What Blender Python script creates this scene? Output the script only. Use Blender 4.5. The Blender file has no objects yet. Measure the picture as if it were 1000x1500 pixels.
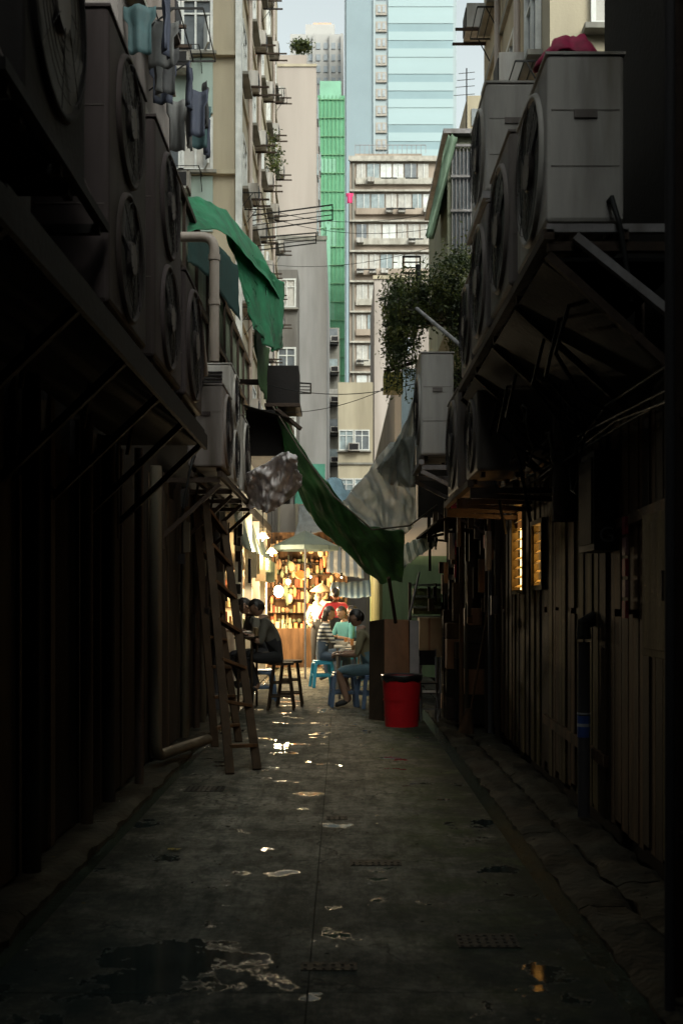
import bpy, math, random, bmesh
from mathutils import Vector, Matrix, noise
random.seed(7)
R=random.uniform
# ---- pixel to world: camera eye 1.45 m above the lane; image pixels projected from the eye, depth d in metres
F=1700.0; H=1.45
def X(px,d): return (px-500)/F*d
def Z(py,d): return H+(880-py)/F*d
def S(px,py,d): return Vector((X(px,d),d,Z(py,d)))

# ------------------------------------------------------------------ materials
MC={}
def mat(name,col,rough=.7,metal=0,var=.3,scale=3.0,streak=False,bump=.15,stain=.0,stripes=None,trans=0,emit=None,spec=.5,fine=30,k=1):
    if name in MC: return MC[name]
    m=bpy.data.materials.new(name); m.use_nodes=True
    nt=m.node_tree; N=nt.nodes; L=nt.links
    p=N['Principled BSDF']
    tc=N.new('ShaderNodeTexCoord'); mp=N.new('ShaderNodeMapping')
    mp.inputs['Scale'].default_value=(1,1,.12) if streak else (1,1,1)
    L.new(tc.outputs['Object'],mp.inputs['Vector'])
    n1=N.new('ShaderNodeTexNoise'); n1.inputs['Scale'].default_value=scale; n1.inputs['Detail'].default_value=8; n1.inputs['Roughness'].default_value=.65
    L.new(mp.outputs['Vector'],n1.inputs['Vector'])
    mr=N.new('ShaderNodeMapRange'); mr.inputs['From Min'].default_value=.3; mr.inputs['From Max'].default_value=.7
    L.new(n1.outputs['Fac'],mr.inputs['Value'])
    mx=N.new('ShaderNodeMix'); mx.data_type='RGBA'
    c=Vector(col)*k
    lo=c*(1-var); hi=c*(1+var*.6)
    mx.inputs['A'].default_value=(*lo,1); mx.inputs['B'].default_value=(*[min(.9,q) for q in hi],1)
    L.new(mr.outputs['Result'],mx.inputs['Factor'])
    out=mx.outputs['Result']
    if stripes:
        ax,freq,col2,duty=stripes
        sp=N.new('ShaderNodeSeparateXYZ'); L.new(tc.outputs['Object'],sp.inputs['Vector'])
        mu=N.new('ShaderNodeMath'); mu.operation='MULTIPLY'; mu.inputs[1].default_value=freq; L.new(sp.outputs[ax],mu.inputs[0])
        fr=N.new('ShaderNodeMath'); fr.operation='FRACT'; L.new(mu.outputs[0],fr.inputs[0])
        gt=N.new('ShaderNodeMath'); gt.operation='GREATER_THAN'; gt.inputs[1].default_value=duty; L.new(fr.outputs[0],gt.inputs[0])
        m2=N.new('ShaderNodeMix'); m2.data_type='RGBA'; L.new(gt.outputs[0],m2.inputs['Factor'])
        L.new(out,m2.inputs['A']); m2.inputs['B'].default_value=(*col2,1); out=m2.outputs['Result']
    if stain>0:
        n2=N.new('ShaderNodeTexNoise'); n2.inputs['Scale'].default_value=scale*.35; n2.inputs['Detail'].default_value=6
        mp2=N.new('ShaderNodeMapping'); mp2.inputs['Scale'].default_value=(2.2,2.2,.35); mp2.inputs['Location'].default_value=(3.1,7.7,1.3)
        L.new(tc.outputs['Object'],mp2.inputs['Vector']); L.new(mp2.outputs['Vector'],n2.inputs['Vector'])
        r2=N.new('ShaderNodeMapRange'); r2.inputs['From Min'].default_value=.42; r2.inputs['From Max'].default_value=.66; r2.inputs['To Max'].default_value=stain
        L.new(n2.outputs['Fac'],r2.inputs['Value'])
        m3=N.new('ShaderNodeMix'); m3.data_type='RGBA'; L.new(r2.outputs['Result'],m3.inputs['Factor'])
        L.new(out,m3.inputs['A']); m3.inputs['B'].default_value=(c[0]*.25+.008,c[1]*.22+.006,c[2]*.17+.004,1); out=m3.outputs['Result']
    L.new(out,p.inputs['Base Color'])
    p.inputs['Metallic'].default_value=metal
    p.inputs['Specular IOR Level'].default_value=spec
    rr=N.new('ShaderNodeMapRange'); rr.inputs['To Min'].default_value=max(.04,rough-.12); rr.inputs['To Max'].default_value=min(1,rough+.12)
    L.new(n1.outputs['Fac'],rr.inputs['Value']); L.new(rr.outputs['Result'],p.inputs['Roughness'])
    if bump>0:
        nf=N.new('ShaderNodeTexNoise'); nf.inputs['Scale'].default_value=fine; nf.inputs['Detail'].default_value=5
        L.new(tc.outputs['Object'],nf.inputs['Vector'])
        b=N.new('ShaderNodeBump'); b.inputs['Strength'].default_value=bump; b.inputs['Distance'].default_value=.02
        L.new(nf.outputs['Fac'],b.inputs['Height']); L.new(b.outputs['Normal'],p.inputs['Normal'])
    if trans: 
        t=N.new('ShaderNodeBsdfTranslucent'); L.new(out,t.inputs['Color'])
        ms=N.new('ShaderNodeMixShader'); ms.inputs[0].default_value=trans
        L.new(p.outputs[0],ms.inputs[1]); L.new(t.outputs[0],ms.inputs[2]); L.new(ms.outputs[0],N['Material Output'].inputs['Surface'])
    if emit:
        p.inputs['Emission Color'].default_value=(*emit[0],1); p.inputs['Emission Strength'].default_value=emit[1]
    MC[name]=m; return m

# ------------------------------------------------------------------ mesh builder
class B:
    def __init__(s,name): s.n=name; s.v=[]; s.f=[]; s.m=[]; s.sm=[]; s.mats=[]
    def mi(s,m):
        if m not in s.mats: s.mats.append(m)
        return s.mats.index(m)
    def add(s,vs,fs,m,sm=False):
        o=len(s.v); s.v+= [tuple(a) for a in vs]; k=s.mi(m)
        for f in fs: s.f.append([i+o for i in f]); s.m.append(k); s.sm.append(sm)
    def box(s,x0,x1,y0,y1,z0,z1,m):
        vs=[(x0,y0,z0),(x1,y0,z0),(x1,y1,z0),(x0,y1,z0),(x0,y0,z1),(x1,y0,z1),(x1,y1,z1),(x0,y1,z1)]
        s.add(vs,[(0,3,2,1),(4,5,6,7),(0,1,5,4),(1,2,6,5),(2,3,7,6),(3,0,4,7)],m)
    def obox(s,c,u,n,su,sn,sz,m):
        c=Vector(c);u=Vector(u);n=Vector(n);z=Vector((0,0,1)); vs=[]
        for k in(-1,1):
            for a,b in((-1,-1),(1,-1),(1,1),(-1,1)): vs.append(c+u*a*su/2+n*b*sn/2+z*k*sz/2)
        s.add(vs,[(0,3,2,1),(4,5,6,7),(0,1,5,4),(1,2,6,5),(2,3,7,6),(3,0,4,7)],m)
    def beam(s,p,q,w,h,m):
        p=Vector(p);q=Vector(q);d=(q-p).normalized()
        up=Vector((0,0,1)) if abs(d.z)<.95 else Vector((0,1,0))
        a=d.cross(up).normalized(); b=a.cross(d); vs=[]
        for e in(p,q):
            for i,j in((-1,-1),(1,-1),(1,1),(-1,1)): vs.append(e+a*i*w/2+b*j*h/2)
        s.add(vs,[(0,3,2,1),(4,5,6,7),(0,1,5,4),(1,2,6,5),(2,3,7,6),(3,0,4,7)],m)
    def cyl(s,p,q,r0,r1,m,n=10,caps=True):
        p=Vector(p);q=Vector(q);d=(q-p).normalized()
        up=Vector((0,0,1)) if abs(d.z)<.95 else Vector((0,1,0))
        a=d.cross(up).normalized(); b=a.cross(d); vs=[]
        for e,r in((p,r0),(q,r1)):
            for i in range(n):
                t=2*math.pi*i/n; vs.append(e+a*math.cos(t)*r+b*math.sin(t)*r)
        s.add(vs,[(i,(i+1)%n,n+(i+1)%n,n+i) for i in range(n)],m,True)
        if caps: s.add(vs,[tuple(range(n))[::-1],tuple(range(n,2*n))],m)
    def path(s,pts,r,m,n=8):
        pts=[Vector(p) for p in pts]
        vs=[]; pa=None
        for i,p in enumerate(pts):
            d=(pts[min(i+1,len(pts)-1)]-pts[max(i-1,0)]).normalized()
            if pa is None:
                up=Vector((0,0,1)) if abs(d.z)<.9 else Vector((0,1,0)); a=d.cross(up).normalized()
            else: a=(pa-d*pa.dot(d)).normalized()
            b=a.cross(d); pa=a
            rr=r[i] if isinstance(r,(list,tuple)) else r
            for k in range(n):
                t=2*math.pi*k/n; vs.append(p+a*math.cos(t)*rr+b*math.sin(t)*rr)
        fs=[]
        for i in range(len(pts)-1):
            for k in range(n): fs.append((i*n+k,i*n+(k+1)%n,(i+1)*n+(k+1)%n,(i+1)*n+k))
        s.add(vs,fs,m,True)
    def grid(s,fn,nu,nv,m,sm=True):
        vs=[fn(i/nu,j/nv) for j in range(nv+1) for i in range(nu+1)]
        fs=[(j*(nu+1)+i,j*(nu+1)+i+1,(j+1)*(nu+1)+i+1,(j+1)*(nu+1)+i) for j in range(nv) for i in range(nu)]
        s.add(vs,fs,m,sm)
    def ell(s,c,r,m,nu=16,nv=10,M=None,keep=None):
        c=Vector(c); vs=[]; loc=[]
        for j in range(nv+1):
            ph=math.pi*j/nv
            for i in range(nu):
                t=2*math.pi*i/nu
                l=Vector((math.sin(ph)*math.cos(t)*r[0],math.sin(ph)*math.sin(t)*r[1],math.cos(ph)*r[2])); loc.append(l)
                vs.append(c+((M@l) if M else l))
        fs=[]
        for j in range(nv):
            for i in range(nu):
                f=(j*nu+i,(j+1)*nu+i,(j+1)*nu+(i+1)%nu,j*nu+(i+1)%nu)
                if keep and not keep(sum((loc[k] for k in f),Vector())/4): continue
                fs.append(f)
        s.add(vs,fs,m,True)
    def done(s,bevel=0,solid=0):
        me=bpy.data.meshes.new(s.n); me.from_pydata(s.v,[],s.f)
        for m in s.mats: me.materials.append(m)
        me.polygons.foreach_set('material_index',s.m); me.polygons.foreach_set('use_smooth',s.sm)
        me.update()
        o=bpy.data.objects.new(s.n,me); bpy.context.scene.collection.objects.link(o)
        if solid:
            md=o.modifiers.new('thick','SOLIDIFY'); md.thickness=solid
        if bevel:
            md=o.modifiers.new('bev','BEVEL'); md.width=bevel; md.segments=2; md.limit_method='ANGLE'
        return o

# palette
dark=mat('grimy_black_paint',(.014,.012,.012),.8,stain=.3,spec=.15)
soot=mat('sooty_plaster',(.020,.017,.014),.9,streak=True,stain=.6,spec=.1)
conc=mat('old_concrete',(.2,.19,.165),.85,streak=True,stain=.5)
steel=mat('galvanised_steel',(.25,.235,.24),.6,metal=.2,scale=8,stain=.6,spec=.3)
rust=mat('rusty_steel',(.040,.027,.02),.85,scale=10,bump=.4,spec=.2)
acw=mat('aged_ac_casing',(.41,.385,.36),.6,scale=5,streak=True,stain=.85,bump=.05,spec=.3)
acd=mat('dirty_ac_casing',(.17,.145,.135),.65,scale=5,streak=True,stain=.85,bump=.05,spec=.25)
acl=mat('dark_ac_casing',(.066,.050,.050),.7,scale=5,streak=True,stain=.85,bump=.05,spec=.2)  # darkest casing colour, used on the near left units and struts
acdark=mat('ac_grille_black',(.010,.008,.009),.6,spec=.2)
acblade=mat('ac_fan_blade',(.035,.03,.032),.6,spec=.2)
pvc=mat('pvc_pipe_beige',(.34,.28,.24),.5,stain=.6,streak=True)
pvd=mat('pvc_pipe_grimy',(.09,.076,.054),.6,stain=.8,streak=True,spec=.25)
grn=mat('green_tarp',(.035,.25,.12),.5,var=.5,scale=4,trans=.45,bump=.3,stain=.45)
grnd=mat('green_tarp_weathered',(.20,.36,.20),.6,var=.55,scale=2.2,trans=.6,bump=.3,stain=.3)
gryt=mat('grey_plastic_sheet',(.82,.86,.84),.4,var=.3,scale=4,trans=.6,bump=.3)
silt=mat('silver_tarp',(.66,.62,.63),.4,var=.4,scale=7,bump=.4,trans=.3)
wood=mat('weathered_wood',(.045,.030,.018),.85,streak=True,scale=12,stain=.5,spec=.15)
wood2=mat('olive_plank',(.13,.10,.04),.85,streak=True,scale=9,var=.6,stain=.95,spec=.15)
wood3=mat('brown_plank',(.11,.062,.032),.85,streak=True,scale=9,var=.6,stain=.9,spec=.15)
ply=mat('plywood_board',(.24,.11,.05),.6,streak=True,scale=7)
DK=.72
cream=mat('cream_render',(.5,.43,.31),.85,streak=True,scale=1.2,stain=.4,var=.2,k=DK)
mint=mat('pale_mint_render',(.40,.5,.45),.85,streak=True,scale=1.2,stain=.35,var=.15,k=DK)
tan=mat('tan_render',(.40,.35,.30),.85,streak=True,scale=.8,stain=.3,var=.15,k=DK)
frame=mat('white_window_frame',(.5,.5,.48),.5)
glass=[mat('window_glass_dark',(.10,.11,.12),.15,var=.4),mat('window_glass_grey',(.2,.24,.25),.2,var=.4),mat('window_curtain',(.36,.34,.31),.6,var=.3)]
wire=mat('black_wire',(.012,.012,.012),.6,spec=.2)

# ------------------------------------------------------------------ ground
def groundmat(name):
    m=bpy.data.materials.new(name); m.use_nodes=True; nt=m.node_tree; N=nt.nodes; L=nt.links; p=N['Principled BSDF']
    tc=N.new('ShaderNodeTexCoord')
    def nz(sc,det=8,ro=.6,off=(0,0,0),st=(1,1,1)):
        mp=N.new('ShaderNodeMapping'); mp.inputs['Location'].default_value=off; mp.inputs['Scale'].default_value=st
        L.new(tc.outputs['Object'],mp.inputs['Vector']); n=N.new('ShaderNodeTexNoise'); n.inputs['Scale'].default_value=sc; n.inputs['Detail'].default_value=det; n.inputs['Roughness'].default_value=ro
        L.new(mp.outputs['Vector'],n.inputs['Vector']); return n.outputs['Fac']
    def rng(s,a,b,c=0,d=1):
        r=N.new('ShaderNodeMapRange'); r.inputs['From Min'].default_value=a; r.inputs['From Max'].default_value=b; r.inputs['To Min'].default_value=c; r.inputs['To Max'].default_value=d
        L.new(s,r.inputs['Value']); return r.outputs['Result']
    def mix(f,a,b):
        x=N.new('ShaderNodeMix'); x.data_type='RGBA'; L.new(f,x.inputs['Factor'])
        for k,v in(('A',a),('B',b)):
            if isinstance(v,tuple): x.inputs[k].default_value=(*v,1)
            else: L.new(v,x.inputs[k])
        return x.outputs['Result']
    def mth(op,a,b,cl=True):
        x=N.new('ShaderNodeMath'); x.operation=op; x.use_clamp=cl
        for i,v in enumerate((a,b)):
            if isinstance(v,(int,float)): x.inputs[i].default_value=v
            else: L.new(v,x.inputs[i])
        return x.outputs[0]
    sp=N.new('ShaderNodeSeparateXYZ'); L.new(tc.outputs['Object'],sp.inputs['Vector'])
    base=mix(rng(nz(1.6,12,.72),.38,.62),(.12,.117,.09),(.36,.335,.27))
    base=mix(rng(nz(16,8,.7),.42,.66,0,.7),base,(.07,.066,.05))
    base=mix(rng(nz(70,4,.7),.55,.68,0,.6),base,(.38,.35,.29))
    base=mix(rng(nz(3.2,12,.78,(5,2,0),(1.6,.7,1)),.47,.60,0,.75),base,(.05,.05,.038))
    base=mix(rng(nz(5,10,.75,(15,8,0),(2.5,.3,1)),.5,.64,0,.6),base,(.06,.057,.042))
    v=N.new('ShaderNodeTexVoronoi'); v.feature='DISTANCE_TO_EDGE'; v.inputs['Scale'].default_value=.9
    nn=N.new('ShaderNodeTexNoise'); nn.inputs['Scale'].default_value=2.5; nn.inputs['Detail'].default_value=6; L.new(tc.outputs['Object'],nn.inputs['Vector'])
    va=N.new('ShaderNodeVectorMath'); va.operation='MULTIPLY_ADD'; L.new(nn.outputs['Color'],va.inputs[0]); va.inputs[1].default_value=(.6,.6,.6); L.new(tc.outputs['Object'],va.inputs[2]); L.new(va.outputs[0],v.inputs['Vector'])
    crack=mth('MULTIPLY',rng(v.outputs['Distance'],.008,.0),rng(nz(.8,3,.5,(9,1,0)),.42,.5))
    base=mix(mth('MULTIPLY',crack,.9),base,(.015,.015,.01))
    moss=mth('MULTIPLY',rng(nz(2.2,12,.78,(1,9,0)),.43,.58),rng(sp.outputs['X'],.1,.75))
    base=mix(mth('MULTIPLY',moss,.8),base,(.075,.105,.025))
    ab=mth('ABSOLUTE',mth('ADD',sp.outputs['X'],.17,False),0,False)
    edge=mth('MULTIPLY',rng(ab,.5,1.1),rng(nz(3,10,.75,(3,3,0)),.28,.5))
    base=mix(mth('MULTIPLY',edge,.85),base,(.016,.018,.012))  # shade below the wall units painted into the edges, mixed with grime
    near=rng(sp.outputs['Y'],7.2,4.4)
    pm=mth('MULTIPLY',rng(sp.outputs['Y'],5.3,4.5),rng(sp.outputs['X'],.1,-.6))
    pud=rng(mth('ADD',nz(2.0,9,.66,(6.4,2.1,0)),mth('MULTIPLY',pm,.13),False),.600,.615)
    damp_shade=mth('MAXIMUM',pud,mth('MULTIPLY',rng(nz(1.3,10,.7,(7,3,0)),.33,.56),mth('MAXIMUM',near,.15)))  # damp patches, strengthened towards the camera to paint in the shade there
    base=mix(mth('MULTIPLY',damp_shade,.88),base,(.013,.024,.024))
    L.new(base,p.inputs['Base Color'])
    L.new(rng(pud,0,1,.12,.35),p.inputs['Specular IOR Level'])
    L.new(rng(pud,0,1,.95,.05),p.inputs['Roughness'])
    bp=N.new('ShaderNodeBump'); bp.inputs['Distance'].default_value=.02
    L.new(rng(pud,0,1,.9,.01),bp.inputs['Strength']); 
    L.new(mth('ADD',nz(22,10,.75),rng(nz(3,4,.5,(4,4,0)),0,1,0,2.0),False),bp.inputs['Height']); L.new(bp.outputs['Normal'],p.inputs['Normal'])
    return m
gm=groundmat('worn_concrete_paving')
gutm=mat('wet_gutter',(.03,.042,.03),.16,var=.7,scale=6,bump=.5,spec=.7)
kerbm=mat('kerb_stone',(.045,.042,.031),.9,scale=3,var=.6,stain=.9,bump=.7,fine=18,spec=.1)

b=B('ground'); g=1200
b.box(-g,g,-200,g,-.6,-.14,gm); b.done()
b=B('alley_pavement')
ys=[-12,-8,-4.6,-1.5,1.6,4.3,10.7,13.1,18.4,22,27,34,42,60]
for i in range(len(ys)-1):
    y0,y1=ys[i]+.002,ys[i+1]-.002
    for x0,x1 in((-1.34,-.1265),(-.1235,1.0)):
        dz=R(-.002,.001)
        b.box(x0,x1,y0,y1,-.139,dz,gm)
b.done(bevel=.003)
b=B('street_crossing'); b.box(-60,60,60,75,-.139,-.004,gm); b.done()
b=B('drain_gutter')
b.box(1.0,1.13,-12,60,-.139,-.03,gutm); b.box(-1.44,-1.34,-12,60,-.139,-.03,gutm); b.done()
b=B('kerb')
def rough_slab(b,x0,x1,y0,y1,zt,m,seed):
    nx,ny=6,max(4,int((y1-y0)/.07))
    def fn(u,v):
        yy=y0+v*(y1-y0); e=.035*noise.noise(Vector((u*3,yy*3.5,seed)))+.015*noise.noise(Vector((u*3,yy*11,seed)))
        return (x0+(x1-x0)*u+(e if u in(0,1) else 0),yy,zt+.03*noise.noise(Vector((u*2+seed,yy*3,2)))+.012*noise.noise(Vector((u*5+seed,yy*12,2)))-(.02 if u in(0,1) else 0))
    b.grid(fn,nx,ny,m)
    b.grid(lambda u,v:(fn(0,u)[0],fn(0,u)[1],-.138+(fn(0,u)[2]+.138)*v),ny,1,m,False); b.grid(lambda u,v:(fn(1,u)[0],fn(1,u)[1],-.138+(fn(1,u)[2]+.138)*v),ny,1,m,False)
    b.grid(lambda u,v:(fn(u,0)[0],y0,-.138+(fn(u,0)[2]+.138)*v),nx,1,m,False)
y=-4
while y<24:
    l=R(1.4,2.4); rough_slab(b,1.13,1.39,y,y+l-.012,.0,kerbm,1); rough_slab(b,1.395,1.67,y+.4,y+l+.38,.015,kerbm,4); y+=l
y=-4
while y<24:
    l=R(1.3,2.3); rough_slab(b,-1.72,-1.44,y,y+l-.012,.02,kerbm,8); y+=l
b.done()
iron=mat('cast_iron',(.03,.028,.022),.8,metal=.1,scale=20,bump=.5,spec=.2)
def cover(cx,cy,w,l):
    b=B('manhole_cover'); b.box(cx-w/2,cx+w/2,cy-l/2,cy+l/2,-.01,.002,iron)
    n=int(w/.035)
    for i in range(n):
        for j in range(max(2,int(l/.05))):
            b.box(cx-w/2+.01+i*w/n,cx-w/2+.024+i*w/n,cy-l/2+.012+j*.05,cy-l/2+.034+j*.05,.002,.005,iron)
    b.done()
cover(.19,6.42,.28,.14); cover(-.03,7.75,.14,.12); cover(.62,4.95,.26,.2); cover(-1.05,8.95,.3,.25); cover(-.05,4.6,.22,.1)
b=B('litter')
lf=mat('yellow_leaf',(.35,.27,.03),.6); lf2=mat('litter_paper',(.3,.28,.24),.7)
for i in range(170):
    x,y=R(-1.65,1.6),R(4,14); z=.01 if -1.34<x<1 else .05; a=R(0,6.28); l=R(.005,.016); m=random.choice([lf2,wood,wood,wood3,dark,dark,wood2])
    b.add([(x-l*math.cos(a),y-l*math.sin(a),z),(x+l*math.sin(a)*.6,y-l*math.cos(a)*.6,z+.006),(x+l*math.cos(a),y+l*math.sin(a),z),(x-l*math.sin(a)*.6,y+l*math.cos(a)*.6,z+.003)],[(0,1,2,3)],m)
for k in range(4):
    x,y=-.98+R(-.03,.03),6.75+R(-.06,.06); b.add([(x,y,.008),(x+.025,y+.01,.015),(x+.03,y+.03,.012),(x,y+.025,.012)],[(0,1,2,3)],lf)
b.done()

def corr(b,p,u,v,lu,lv,m,pitch=.08,amp=.012):
    p=Vector(p);u=Vector(u);v=Vector(v); n=u.cross(v).normalized()
    k=int(lu/pitch)*2; vs=[];fs=[]
    for i in range(k+1):
        o=n*(amp if i%2 else -amp); a=p+u*lu*i/k+o; vs+= [a,a+v*lv]
        if i: j=2*i; fs.append((j-2,j,j+1,j-1))
    b.add(vs,fs,m)

# ------------------------------------------------------------------ flanking low blocks
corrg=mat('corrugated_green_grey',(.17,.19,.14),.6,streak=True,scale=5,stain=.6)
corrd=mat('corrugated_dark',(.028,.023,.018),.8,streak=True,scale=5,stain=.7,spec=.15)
b=B('tenement_building')
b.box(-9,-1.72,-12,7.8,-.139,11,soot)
for i in range(14):
    y=-2+i*.72; h=R(1.9,2.5)
    b.box(-1.72,-1.66,y,y+R(.06,.12),.04,2.6,dark if i%2 else wood)
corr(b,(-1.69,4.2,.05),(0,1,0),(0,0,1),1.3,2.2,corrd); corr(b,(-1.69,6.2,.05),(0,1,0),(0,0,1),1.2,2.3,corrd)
b.box(-1.72,-1.66,5.55,6.15,.05,2.1,wood)
b.done()
b=B('market_shed')
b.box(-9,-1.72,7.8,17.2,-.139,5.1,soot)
for i in range(12):
    y=8+i*.78; b.box(-1.72,-1.66,y,y+.08,.04,2.6,wood)
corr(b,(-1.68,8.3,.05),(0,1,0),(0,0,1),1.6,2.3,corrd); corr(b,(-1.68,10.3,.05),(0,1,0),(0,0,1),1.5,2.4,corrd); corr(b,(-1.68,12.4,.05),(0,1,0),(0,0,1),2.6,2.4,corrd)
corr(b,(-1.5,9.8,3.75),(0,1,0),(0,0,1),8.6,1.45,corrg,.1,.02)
b.box(-1.72,-1.52,9.8,18.4,3.7,5.15,soot)
for z in(3.72,4.45,5.16): b.box(-1.48,-1.43,9.8,18.4,z,z+.05,rust)
for i in range(10): b.box(-1.47,-1.44,9.8+i*.93,9.84+i*.93,3.7,5.2,rust)
b.done()
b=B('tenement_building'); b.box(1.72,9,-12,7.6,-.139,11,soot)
b.box(1.66,1.72,2,7.6,2.55,2.7,dark); b.done()
b=B('market_shed')
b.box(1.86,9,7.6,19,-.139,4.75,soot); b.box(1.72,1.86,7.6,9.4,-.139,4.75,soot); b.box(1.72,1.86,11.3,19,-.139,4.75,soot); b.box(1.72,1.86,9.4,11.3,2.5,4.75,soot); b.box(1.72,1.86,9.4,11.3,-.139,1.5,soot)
b.box(1.66,1.72,7.6,19,2.6,2.72,rust)
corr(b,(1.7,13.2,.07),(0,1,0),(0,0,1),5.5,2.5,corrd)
b.done()
b=B('unseen_back_tower'); b.box(-14,14,-40,-28,-.139,16,soot); b.done()  # unseen block behind the camera, added to hold back sky light and sun
b=B('unseen_shade_roof')  # unseen roof overhead, added to darken the lane near the camera
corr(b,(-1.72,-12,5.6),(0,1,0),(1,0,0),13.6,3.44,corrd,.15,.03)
for y in range(-11,2,2): b.beam((-1.72,y,5.5),(1.72,y,5.5),.05,.08,rust)
b.done(solid=.004)

b=B('plank_wall')
y=4.0
while y<12.9:
    w=R(.09,.17); top=2.55
    m=random.choice([wood,wood2,wood3,wood2,wood3]); x=1.655+R(-.012,.01)
    if 10.45<y+w/2<11.15: segs=[(.07,1.52),(2.38,top)]
    elif 9.45<y+w/2<10.0: segs=[(.07,1.55),(2.12,top)]
    else: segs=[(.07+R(0,.03),top)] if R(0,1)<.7 else [(.07+R(0,.1),1.36+R(-.02,.02)),(1.38+.02,top)]
    for a,c in segs: b.box(x+R(-.004,.004),x+.02,y+.003,y+w-R(.003,.008),a,c,m)
    y+=w
for z in(.35,1.35,2.45): b.box(1.69,1.715,4,9.3,z,z+.08,wood)
b.beam((1.64,4,2.0),(1.64,7,1.9),.03,.06,wood3); b.beam((1.64,7.2,.45),(1.64,9.4,.5),.03,.07,wood3)
b.done()
glow=mat('lamp_tube_warm',(1,.8,.5),.5,emit=((1,.58,.2),6))
slat=mat('louvre_slat_cream',(.55,.42,.18),.6)
for (y0,y1,z0,z1) in((10.48,11.12,1.53,2.37),(9.48,9.98,1.56,2.11)):
    b=B('louvre_window')
    for z in(z0,z1): b.box(1.625,1.69,y0-.04,y1+.04,z-.02,z+.02,wood2)
    for yy in(y0,y1): b.box(1.626,1.689,yy-.02,yy+.02,z0+.02,z1-.02,wood2)
    n=int((z1-z0)/.085)
    for i in range(n):
        z=z0+.04+i*(z1-z0-.05)/n
        b.add([(1.65,y0,z),(1.65,y1,z),(1.68,y1,z+.022),(1.68,y0,z+.022),(1.65,y0,z+.006),(1.65,y1,z+.006),(1.68,y1,z+.028),(1.68,y0,z+.028)],[(0,1,2,3),(7,6,5,4),(0,4,5,1),(2,6,7,3)],slat)
    b.done()
    b=B('fluorescent_lamp'); b.box(1.71,1.75,y0,y1,z0+.02,z1-.02,glow); b.done()

# ------------------------------------------------------------------ AC units
def ac(xf,s,y0,y1,z0,z1,dep,nf,m,name='air_conditioner_unit'):
    b=B(name)
    xa,xb=sorted((xf,xf-s*dep)); b.box(xa,xb,y0,y1,z0,z1,m)
    o=b.done(bevel=.022); 
    b2=B('fan_and_grille'); h=(z1-z0)/nf; r=min((y1-y0)*.43,h*.44); cy=(y0+y1)/2-.02
    for k in range(nf):
        cz=z0+h*(k+.5); 
        c=Vector((xf,cy,cz))
        b2.cyl(c+Vector((s*.001,0,0)),c+Vector((s*.006,0,0)),r,r,acdark,32)
        n=32; vs=[]
        for rr,xx in((r*1.07,.0),(r*1.05,.02),(r*1.0,.022),(r*.97,.007)):
            for i in range(n):
                t=2*math.pi*i/n; vs.append((xf+s*xx,cy+rr*math.cos(t),cz+rr*math.sin(t)))
        b2.add(vs,[(q*n+i,q*n+(i+1)%n,(q+1)*n+(i+1)%n,(q+1)*n+i) for q in range(3) for i in range(n)],m,True)
        t1=R(0,2)
        for q in range(3):
            t0=q*2.094+t1
            pts=[]
            for rr,dt in((.25,-.3),(.92,-.1),(.95,.75),(.25,.5)):
                pts.append((xf+s*(.008+(.01 if dt>0 else 0)),cy+r*rr*math.cos(t0+dt),cz+r*rr*math.sin(t0+dt)))
            b2.add(pts,[(0,1,2,3)],acblade)
        b2.cyl(c+Vector((s*.006,0,0)),c+Vector((s*.03,0,0)),r*.3,r*.27,acd,20)
        for rr in[.42,.54,.66,.78,.9]:
            pts=[(xf+s*.034,cy+r*rr*math.cos(t*2*math.pi/24),cz+r*rr*math.sin(t*2*math.pi/24)) for t in range(25)]
            b2.path(pts,.0016,acdark,4)
        for i in range(8):
            t=math.pi/4*i; b2.cyl((xf+s*.034,cy+r*.25*math.cos(t),cz+r*.25*math.sin(t)),(xf+s*.02,cy+r*1.02*math.cos(t),cz+r*1.02*math.sin(t)),.002,.002,acdark,4)
    for i in range(1,3): 
        zz=z0+(z1-z0)*i/3; b2.box(xa+.022,xb-.022,y0-.003,y0,zz,zz+.003,acd)
    b2.box(xa+dep*.35,xb-dep*.35,y0-.010,y0-.002,z0+(z1-z0)*.62,z0+(z1-z0)*.62+.04,acd if m is acw else acl)
    b2.box(xa-.006,xb+.006,y0-.006,y1+.006,z1-.002,z1+.012,m)
    for xx in(xa+.04,xb-.07):
        b2.box(xx,xx+.035,y0+.08,y0+.16,z0-.04,z0-.002,rust); b2.box(xx,xx+.035,y1-.16,y1-.08,z0-.04,z0-.002,rust)
    xs=xf-s*dep*.8
    b2.path([(xs,y0+.01,z0+.1),(xs,y0-.06,z0+.1),(xs-s*.03,y0-.1,z0-.05),(xs-s*.1,y0-.05,z0-.4)],.014,wire,6)
    o2=b2.done(); o2.parent=o
    return o
def shelf(xo,xw,y0,y1,z,m,diag=.6):
    b=B('bracket_shelf')
    for x in(xo,(xo+xw)/2): b.beam((x,y0,z),(x,y1,z),.05,.05,m)
    n=max(2,int((y1-y0)/.9)+1)
    for i in range(n):
        y=y0+.04+(y1-y0-.08)*i/(n-1)
        b.beam((xo,y,z-.053),(xw,y,z-.053),.045,.045,m); b.beam((xo,y+.001,z-.09),(xw,y+.001,z-diag),.04,.04,m)
        b.box(min(xw,xw-.001)-.03,xw+.03,y-.05,y+.05,z-diag-.1,z+.02,m)
    b.done()
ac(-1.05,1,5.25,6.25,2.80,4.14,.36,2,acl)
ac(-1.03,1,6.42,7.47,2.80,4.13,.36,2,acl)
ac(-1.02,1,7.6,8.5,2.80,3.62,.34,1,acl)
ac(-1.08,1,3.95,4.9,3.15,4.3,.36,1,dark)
shelf(-1.06,-1.7,3.6,8.8,2.72,dark,.7)
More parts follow.
